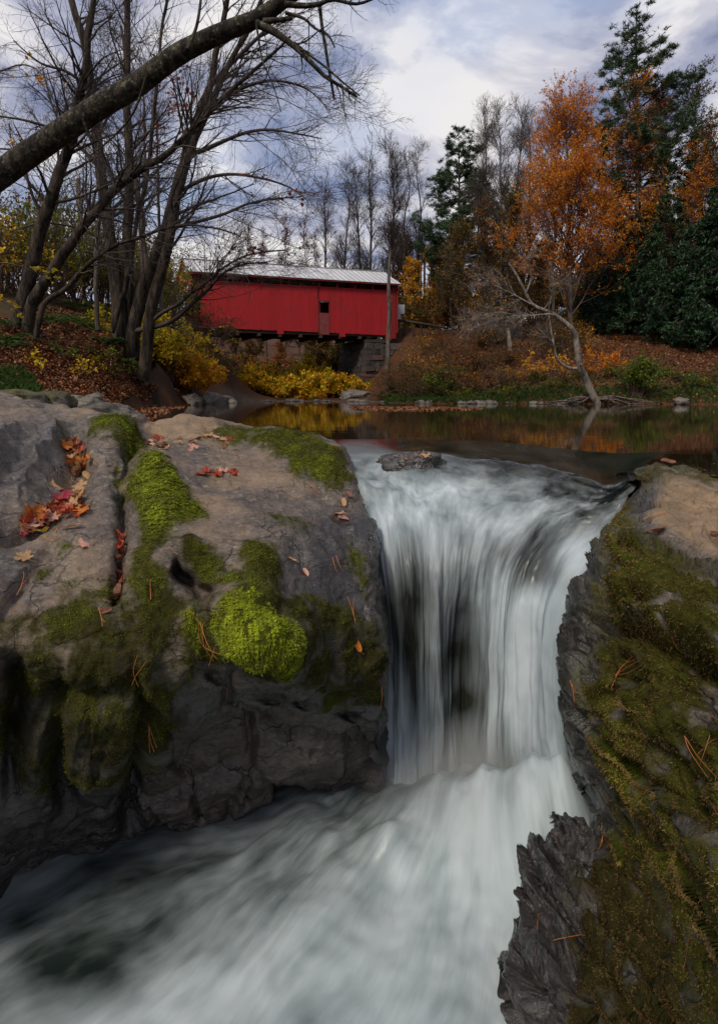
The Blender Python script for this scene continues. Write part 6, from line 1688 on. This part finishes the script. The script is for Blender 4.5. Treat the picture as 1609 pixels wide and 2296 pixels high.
for k in range(34):
    u = rng.uniform(560, 1340); i = np.interp(u, [p[0] for p in shore_px[5:]], np.arange(len(shore_px) - 5)); 
    ss_ = shore[5:]; a = int(i); p = ss_[a] * (1 - (i - a)) + ss_[min(a + 1, len(ss_) - 1)] * (i - a)
    s = rng.uniform(0.10, 0.32)
    o = link('shore_stone', rock_mesh('shore_stone', (s * 1.5, s, s * 0.6), 200 + k, M_rock_bank, res=8))
    o.location = (p[0], p[1] + rng.uniform(-0.1, 0.5), 0.03); o.rotation_euler = (0, 0, rng.uniform(0, 6))
    tag(o, 'small grey stone on the far waterline', 'stone', 'stones along the far waterline')
o = rock_at('rock', 1527 / 1.0, 905, 27.5, (0.35, 0.25, 0.22), 333, 'pale block of stone standing in the water by the right bank', z=0.0, sink=0.2)
rock_at('rock', 800, 893, 43.5, (1.3, 1.0, 0.5), 341, 'flat boulder at the foot of the stone abutment', sink=0.35)
# ------------------------------------------------------------------ single leaves and pine needles lying on the rocks
def pick(R, u, v, rad=7):
    UVr = R['UV']; d = np.hypot(UVr[..., 0] - u, UVr[..., 1] - v)
    m = d < rad
    if not m.any(): m = d <= d.min() + 1e-6
    idx = np.argwhere(m); dist = R['G'][m][:, 1]
    near = dist.min()
    sel = idx[dist < near + 0.06]
    best = sel[np.argmin(d[tuple(sel.T)])]
    return R['G'][tuple(best)], R['N'][tuple(best)]
def leaf_mat(name, c1, c2):
    t = NT(name)
    n = t.noise(30, 4, 0.6); n2 = t.noise(9, 3, 0.6)
    c = t.mix(t.ramp(n2, [(0.35, 0), (0.65, 1)]), c1, c2)
    c = t.mix(t.ramp(n, [(0.6, 0), (0.75, 0.5)]), c, tuple(x * 0.35 for x in c1))
    d = t.bsdf(c, 0.5, 0.35, t.bump(n, 0.4, 0.004))
    tr = t.n.new('ShaderNodeBsdfTranslucent'); t.val(tr.inputs[0], c)
    return t.done(t.mixsh(0.25, d, tr.outputs[0]))
LM = dict(red=leaf_mat('fallen_red', (0.24, 0.025, 0.012), (0.36, 0.06, 0.02)), orange=leaf_mat('fallen_orange', (0.38, 0.10, 0.012), (0.48, 0.17, 0.02)), tan=leaf_mat('fallen_tan', (0.34, 0.19, 0.08), (0.48, 0.30, 0.15)),
          pink=leaf_mat('fallen_pink', (0.46, 0.22, 0.16), (0.58, 0.33, 0.25)), brown=leaf_mat('fallen_brown', (0.12, 0.045, 0.025), (0.22, 0.085, 0.045)), crimson=leaf_mat('fallen_crimson', (0.20, 0.010, 0.030), (0.30, 0.02, 0.045)), yellow=leaf_mat('fallen_yellow', (0.42, 0.26, 0.03), (0.5, 0.34, 0.05)))
def maple_outline():
    half = [(0, 1.0), (0.10, 0.78), (0.20, 0.80), (0.17, 0.58), (0.30, 0.56), (0.52, 0.70), (0.50, 0.54), (0.66, 0.50), (0.50, 0.34), (0.30, 0.26), (0.46, 0.10), (0.36, 0.02), (0.12, 0.06), (0.0, 0.0)]
    return half + [(-x, y) for x, y in half[-2:0:-1]]
def oval_outline():
    t = np.linspace(0, np.pi, 9)
    h = [(0.22 * math.sin(a) ** 0.8, 0.5 + 0.5 * math.cos(a)) for a in t]
    return h + [(-x, y) for x, y in h[-2:0:-1]]
def leaf_blade(name, outline, size, curl, mat, seed, stem=0.5, fold=0.0):
    rng = np.random.default_rng(seed)
    n = len(outline)
    O = np.array(outline)
    rings = [1.0, 0.66, 0.33]
    c = np.array([0, 0.45]); V2 = np.vstack([c + (O - c) * r for r in rings] + [c])
    x, y = V2[:, 0], V2[:, 1] - 0.45
    z = curl * (0.9 * x ** 2 + 0.6 * y ** 2) + fold * np.abs(x) + 0.10 * curl * np.sin(7 * x + seed) + 0.07 * curl * np.sin(9 * y + 2 * seed)
    V = np.c_[x, y, z] * size
    tri = []
    for k in range(2):
        for i in range(n): tri.append([k * n + i, k * n + (i + 1) % n, (k + 1) * n + (i + 1) % n, (k + 1) * n + i])
    quads = np.array(tri)
    fan = np.array([[2 * n + i, 2 * n + (i + 1) % n, 3 * n, 3 * n] for i in range(n)])
    me = bpy.data.meshes.new(name)
    sp = np.array([[0, -0.45, V[n // 2, 2] / size if False else 0.0], [0.05, -0.45 - stem * 0.5, 0.04 * curl], [0.12, -0.45 - stem, 0.10]]) * size
    Vs, Qs = tubes(sp[None], np.array([[0.013, 0.010, 0.008]]) * size, 4)
    faces = [tuple(q) for q in quads] + [tuple(q[:3]) for q in fan]
    o = len(V)
    if stem > 0:
        V = np.vstack([V, Vs]); faces += [tuple(q + o) for q in Qs]
    me.from_pydata(V.tolist(), [], faces); me.materials.append(mat)
    for p in me.polygons: p.use_smooth = True
    return me
from mathutils import Vector, Matrix, Quaternion
def lay(o, p, n, rot, lift=0.006, tilt=(0, 0)):
    q = Vector((0, 0, 1)).rotation_difference(Vector(n))
    o.rotation_mode = 'QUATERNION'
    o.rotation_quaternion = q @ Quaternion((0, 0, 1), rot) @ Quaternion((1, 0, 0), tilt[0]) @ Quaternion((0, 1, 0), tilt[1])
    o.location = Vector(p) + Vector(n) * lift
rl = np.random.default_rng(17)
_lc = {}
def leaf(R, u, v, kind, col, size, label, rot=None, curl=0.5, tilt=None, lift=0.008, group=None, stem=0.5, share=True):
    key = (kind, col, int(rl.integers(0, 3)))
    p, n = pick(R, u, v)
    n = n * 0.8 + np.array([0, -0.1, 0.35]); n /= np.linalg.norm(n)
    if key not in _lc:
        _lc[key] = leaf_blade('fallen_leaf', maple_outline() if kind == 'maple' else oval_outline(), 1.0, (0.25, 0.55, 0.9)[key[2]], LM[col], key[2] * 3 + len(_lc), stem=0.5 if kind == 'maple' else 0.25, fold=0.0 if kind == 'maple' else 0.5)
    o = link('fallen_leaf', _lc[key])
    o.scale = (size, size, size)
    lay(o, p, n, rl.uniform(0, 6.28) if rot is None else rot, lift, tilt or (rl.normal(0, .2), rl.normal(0, .2)))
    tag(o, label, 'leaf', group)
    return o
# pile in the gully
gp = 'maple leaves heaped in the rock gully'
for k in range(74):
    t = rl.random(); u = 48 + 140 * rl.random() + rl.normal(0, 3); v = 1182 - (u - 48) * 0.36 + rl.normal(0, 12)
    c = rl.choice(['red', 'orange', 'tan', 'brown', 'crimson', 'red', 'orange', 'pink'])
    leaf(LEFT, u, v, 'maple', c, rl.uniform(0.06, 0.10), 'red and orange maple leaf in the heap in the rock gully', lift=0.01 + 0.04 * rl.random(), group=gp, tilt=(rl.normal(0, .45), rl.normal(0, .45)))
gp2 = 'leaves caught in the upper gully'
for k in range(34):
    u = 172 + rl.normal(0, 11); v = 1000 + 66 * rl.random()
    leaf(LEFT, u, v, 'maple', rl.choice(['red', 'orange', 'brown', 'red', 'tan']), rl.uniform(0.07, 0.11), 'rust orange leaf wedged in the narrow gully beside the mossy knob', lift=0.01 + 0.05 * rl.random(), group=gp2, tilt=(rl.normal(0, .5), rl.normal(0, .5)))
for k in range(14):
    u = 268 + rl.normal(0, 5); v = 1180 + 170 * rl.random()
    leaf(LEFT, u, v, 'oval', rl.choice(['brown', 'brown', 'red']), rl.uniform(0.06, 0.09), 'curled brown leaf stuck in the dark crack beside the moss', group='brown leaves in the crack', tilt=(rl.normal(0, .4), rl.normal(0, .4)))
for k in range(26):
    u = 330 + 190 * rl.random(); v = 978 + 30 * rl.random()
    leaf(LEFT, u, v, rl.choice(['maple', 'oval']), rl.choice(['pink', 'red', 'tan', 'brown']), rl.uniform(0.07, 0.11), 'pinkish leaf scattered on the pale flat top of the rock ledge', group='leaves on the pale top of the ledge')
for k in range(12):
    u = 440 + 95 * rl.random(); v = 1052 + 16 * rl.random()
    leaf(LEFT, u, v, 'maple', rl.choice(['pink', 'red', 'brown']), rl.uniform(0.06, 0.09), 'faded red leaf in the shallow dip of the bare rock', group='leaves in the shallow dip')
leaf(LEFT, 184, 1225, 'maple', 'pink', 0.075, 'pale pink maple leaf lying alone on the grey rock', rot=2.2, curl=.3)
leaf(LEFT, 50, 1253, 'maple', 'tan', 0.08, 'tan maple leaf lying alone on the dark rock', rot=1.4)
leaf(LEFT, 118, 1112, 'maple', 'tan', 0.11, 'large tan maple leaf on top of the red heap', rot=2.6, lift=0.06)
leaf(LEFT, 148, 1132, 'maple', 'crimson', 0.12, 'large crimson maple leaf on top of the heap', rot=2.9, lift=0.06)
leaf(LEFT, 64, 1165, 'maple', 'orange', 0.12, 'large bright orange maple leaf standing in the heap', rot=.4, lift=0.06, tilt=(.8, .2))
leaf(LEFT, 98, 1196, 'oval', 'yellow', 0.09, 'yellow strip of leaf under the red heap', rot=1.5)
leaf(LEFT, 198, 1068, 'oval', 'tan', 0.09, 'dull tan leaf propped between the two heaps', rot=.7, tilt=(.5, .3))
leaf(LEFT, 235, 1353, 'oval', 'pink', 0.05, 'small pale leaf on the mossy slope of the ledge', rot=1)
leaf(LEFT, 240, 1375, 'oval', 'brown', 0.05, 'small brown leaf just below the pale one on the moss', rot=2)
leaf(LEFT, 758, 1153, 'maple', 'pink', 0.10, 'pink leaf on the wet edge of the ledge above the fall', rot=1)
leaf(LEFT, 770, 1165, 'oval', 'pink', 0.09, 'folded pink leaf beside the wet edge of the ledge', rot=2)
leaf(LEFT, 770, 1130, 'oval', 'tan', 0.08, 'pale curled leaf on the wet ledge near the crest', rot=.3)
leaf(LEFT, 782, 1112, 'oval', 'brown', 0.08, 'brown leaf by the water at the crest', rot=.8)
leaf(LEFT, 800, 1447, 'oval', 'orange', 0.075, 'orange oval leaf stuck to the dark wet rock face', rot=.6, tilt=(0, 0))
leaf(LEFT, 685, 1285, 'oval', 'pink', 0.06, 'faint pink leaf on the shiny wet rock slope', rot=.6)
leaf(LEFT, 655, 1260, 'oval', 'tan', 0.05, 'pale scrap of leaf on the shiny wet rock slope', rot=1.6)
leaf(RIGHT, 1472, 1200, 'oval', 'brown', 0.105, 'curled reddish brown leaf on the moss below the tan rock top', rot=2.05, lift=0.02, tilt=(0, .5))
leaf(RIGHT, 1603, 1205, 'oval', 'brown', 0.06, 'dark curled leaf on the tan rock top', rot=.5)
leaf(RIGHT, 1500, 1032, 'oval', 'brown', 0.09, 'brown leaf on the back rim of the mossy wall', rot=1.2, lift=.02)
leaf(RIGHT, 1590, 1040, 'oval', 'brown', 0.09, 'dark leaf on the back rim beyond the tan top', rot=.4, lift=.02)
# midstream rock with stranded leaves at the crest
crest = link('crest_rock', rock_mesh('crest_rock', (0.27, 0.13, 0.10), 71, M_rock_right, wet=1.0, res=26))
cp = at(925, 1034, 4.5); crest.location = tuple(cp - [0, 0, 0.035]); tag(crest, 'dark wet rock breaking the water at the crest of the fall', 'rock')
for k, (du, dv, c) in enumerate([(22, -3, 'tan'), (18, 5, 'orange'), (8, -6, 'brown'), (-12, 0, 'brown'), (30, -5, 'tan')]):
    o = link('fallen_leaf', _lc[next(q for q in _lc if q[1] == c)]); o.scale = (.08,) * 3
    lay(o, at(925 + du, 1026 + dv, 4.42 - 0.01 * k), (0, -0.5, 0.8), k * 1.3, 0.0)
    tag(o, 'wet leaf stranded on the midstream rock at the crest', 'leaf', 'leaves on the crest rock')

# pine needles
M_needle = mat_simple('dead_pine_needle', (0.34, 0.10, 0.025), (0.46, 0.17, 0.05), 4, 0.5, 0.0)
def needles(R, lines, label, px=1.6):
    allp, rads = [], []
    base = None
    for ln in lines:
        pts = []
        for (u, v) in ln:
            p, n = pick(R, u, v, 5); pts.append(p + n * (0.03 if R is LOW else 0.016))
        pts = np.array(pts)
        if base is None: base = pts[0]
        rr = np.linalg.norm(pts[0]) * px / F / 2
        P, Rr = resample(pts, np.full(len(pts), rr), 7)
        allp.append(P); rads.append(Rr * np.linspace(1, .5, 7))
    r = empty('pine_needles', tuple(base)); tag(r, label, 'pine needles', 'dead pine needles on the rocks')
    for P, Rr in zip(allp, rads):
        V, Q = tubes(P[None], Rr[None], 4)
        part('needle', mesh_np('needle', V, Q, M_needle), r)
needles(RIGHT, [[(1378,1530),(1400,1495),(1440,1462)], [(1385,1518),(1415,1500),(1460,1480)], [(1380,1525),(1412,1508),(1450,1498)], [(1382,1512),(1405,1490),(1435,1478)]], 'crossed orange pine needles on the mossy wall opposite the fall')
needles(RIGHT, [[(1540,1645),(1560,1690),(1600,1752)], [(1545,1650),(1575,1700),(1609,1760)], [(1580,1690),(1600,1672),(1620,1660)], [(1568,1795),(1590,1802),(1615,1812)], [(1575,1730),(1590,1690),(1606,1655)]], 'bundle of bright orange needles on the near mossy wall')
needles(RIGHT, [[(1298,1790),(1296,1815),(1310,1840)]], 'bent needle on the wet edge of the mossy wall') if False else None
needles(LOW, [[(1222,2045),(1219,2090),(1218,2150)]], 'single long needle upright on the black boulder')
needles(LOW, [[(1258,2108),(1275,2105),(1292,2112)]], 'short curved needle on the black boulder')
needles(RIGHT, [[(1556,2074),(1550,2130),(1543,2190)]], 'long needle hanging low on the mossy wall')
needles(RIGHT, [[(1526,1418),(1522,1435),(1530,1455)]], 'tiny needle on the upper mossy wall')
needles(RIGHT, [[(1290,1540),(1296,1580),(1285,1608)], [(1285,1530),(1292,1548),(1310,1552)]], 'bent needles by the wet black edge of the wall')
needles(RIGHT, [[(1440,1172),(1470,1160),(1500,1152)]], 'pale needle beside the tan rock top')
needles(RIGHT, [[(1355,1860),(1350,1890),(1340,1910)], [(1356,1858),(1352,1880),(1348,1905)]], 'two needles above the black boulder')
needles(LEFT, [[(305,1535),(303,1500),(308,1470)], [(300,1535),(312,1510),(328,1483)]], 'pair of needles on the dark moss of the ledge')
needles(LEFT, [[(342,1680),(338,1650),(336,1620)], [(352,1678),(346,1650),(338,1625)], [(356,1670),(348,1645),(340,1622)]], 'three needles hanging on the lower dark face')
needles(LEFT, [[(430,1370),(440,1400),(448,1430)], [(448,1400),(470,1440),(490,1470)], [(440,1430),(465,1450),(495,1462)], [(470,1485),(480,1465),(488,1450)], [(455,1405),(462,1440),(480,1475)]], 'tangle of needles in the bright moss beside the green cushion')
needles(LEFT, [[(490,1580),(508,1565),(505,1545)], [(505,1545),(498,1538),(490,1540)]], 'looped needle on the shadowed undercut')
needles(LEFT, [[(852,1540),(851,1560),(850,1585)]], 'single needle by the edge of the falling water')
needles(LEFT, [[(776,1340),(785,1370),(790,1395)], [(788,1350),(790,1375),(792,1400)]], 'two needles on the dark wet slope above the orange leaf')
needles(LEFT, [[(740,1250),(748,1275),(755,1290)], [(752,1250),(758,1270),(765,1285)]], 'two needles on the shiny wet slope')
needles(LEFT, [[(335,1345),(332,1325),(338,1300)]], 'curved needle on the olive moss below the crack')
needles(LEFT, [[(217,1370),(222,1395),(225,1410)], [(218,1372),(230,1390),(238,1400)]], 'forked needle on the moss below the small leaves')
needles(LEFT, [[(30,1340),(45,1310),(60,1290)], [(36,1320),(44,1300),(48,1285)], [(25,1335),(36,1322),(50,1318)]], 'needles along the crack in the far dark rock')
needles(LEFT, [[(380,1225),(392,1232),(400,1240)], [(540,1205),(545,1190),(542,1178)]], 'short needles on the bare grey rock') 
needles(LEFT, [[(688,1085),(705,1100),(720,1110)], [(690,1120),(700,1110),(712,1115)], [(700,1180),(705,1170),(702,1160)]], 'needles strewn on the back moss near the crest')
needles(LEFT, [[(100,1205),(120,1212),(150,1202)], [(130,1190),(128,1200),(122,1212)]], 'thin needles below the leaf heap')

# ------------------------------------------------------------------ fine spray hanging over the foot of the fall
def mist():
    m = bpy.data.materials.new('spray'); m.use_nodes = True
    n, l = m.node_tree.nodes, m.node_tree.links
    n.clear()
    out = n.new('ShaderNodeOutputMaterial'); v = n.new('ShaderNodeVolumePrincipled')
    v.inputs['Color'].default_value = (0.93, 0.96, 0.98, 1); v.inputs['Anisotropy'].default_value = 0.0
    tc = n.new('ShaderNodeTexCoord'); gr = n.new('ShaderNodeTexGradient'); gr.gradient_type = 'SPHERICAL'
    l.new(tc.outputs['Object'], gr.inputs[0])
    pw = n.new('ShaderNodeMath'); pw.operation = 'POWER'; pw.inputs[1].default_value = 1.4
    l.new(gr.outputs['Fac'], pw.inputs[0])
    nz = n.new('ShaderNodeTexNoise'); nz.inputs['Scale'].default_value = 2.2; nz.inputs['Detail'].default_value = 3
    l.new(tc.outputs['Object'], nz.inputs['Vector'])
    mu = n.new('ShaderNodeMath'); mu.operation = 'MULTIPLY'; l.new(pw.outputs[0], mu.inputs[0]); l.new(nz.outputs['Fac'], mu.inputs[1])
    mk = n.new('ShaderNodeMath'); mk.operation = 'MULTIPLY'; l.new(mu.outputs[0], mk.inputs[0]); mk.inputs[1].default_value = 8.0
    l.new(mk.outputs[0], v.inputs['Density']); l.new(v.outputs[0], out.inputs['Volume'])
    th = np.linspace(0, np.pi, 14)[:, None] * np.ones((1, 28)); ph = np.ones((14, 1)) * np.linspace(0, 2 * np.pi, 28)[None]
    S = np.stack([np.sin(th) * np.cos(ph), np.sin(th) * np.sin(ph), np.cos(th)], -1)
    o = link('spray', mesh_np('spray', S, grid_faces(14, 28, flip=True), m))
    p = at(1085, 1790, 3.0)
    o.location = (p[0], p[1], LOWZ + 0.12); o.scale = (0.82, 0.48, 0.50)
    tag(o, 'fine white spray hanging over the foot of the waterfall', 'spray', kind='stuff')
mist()
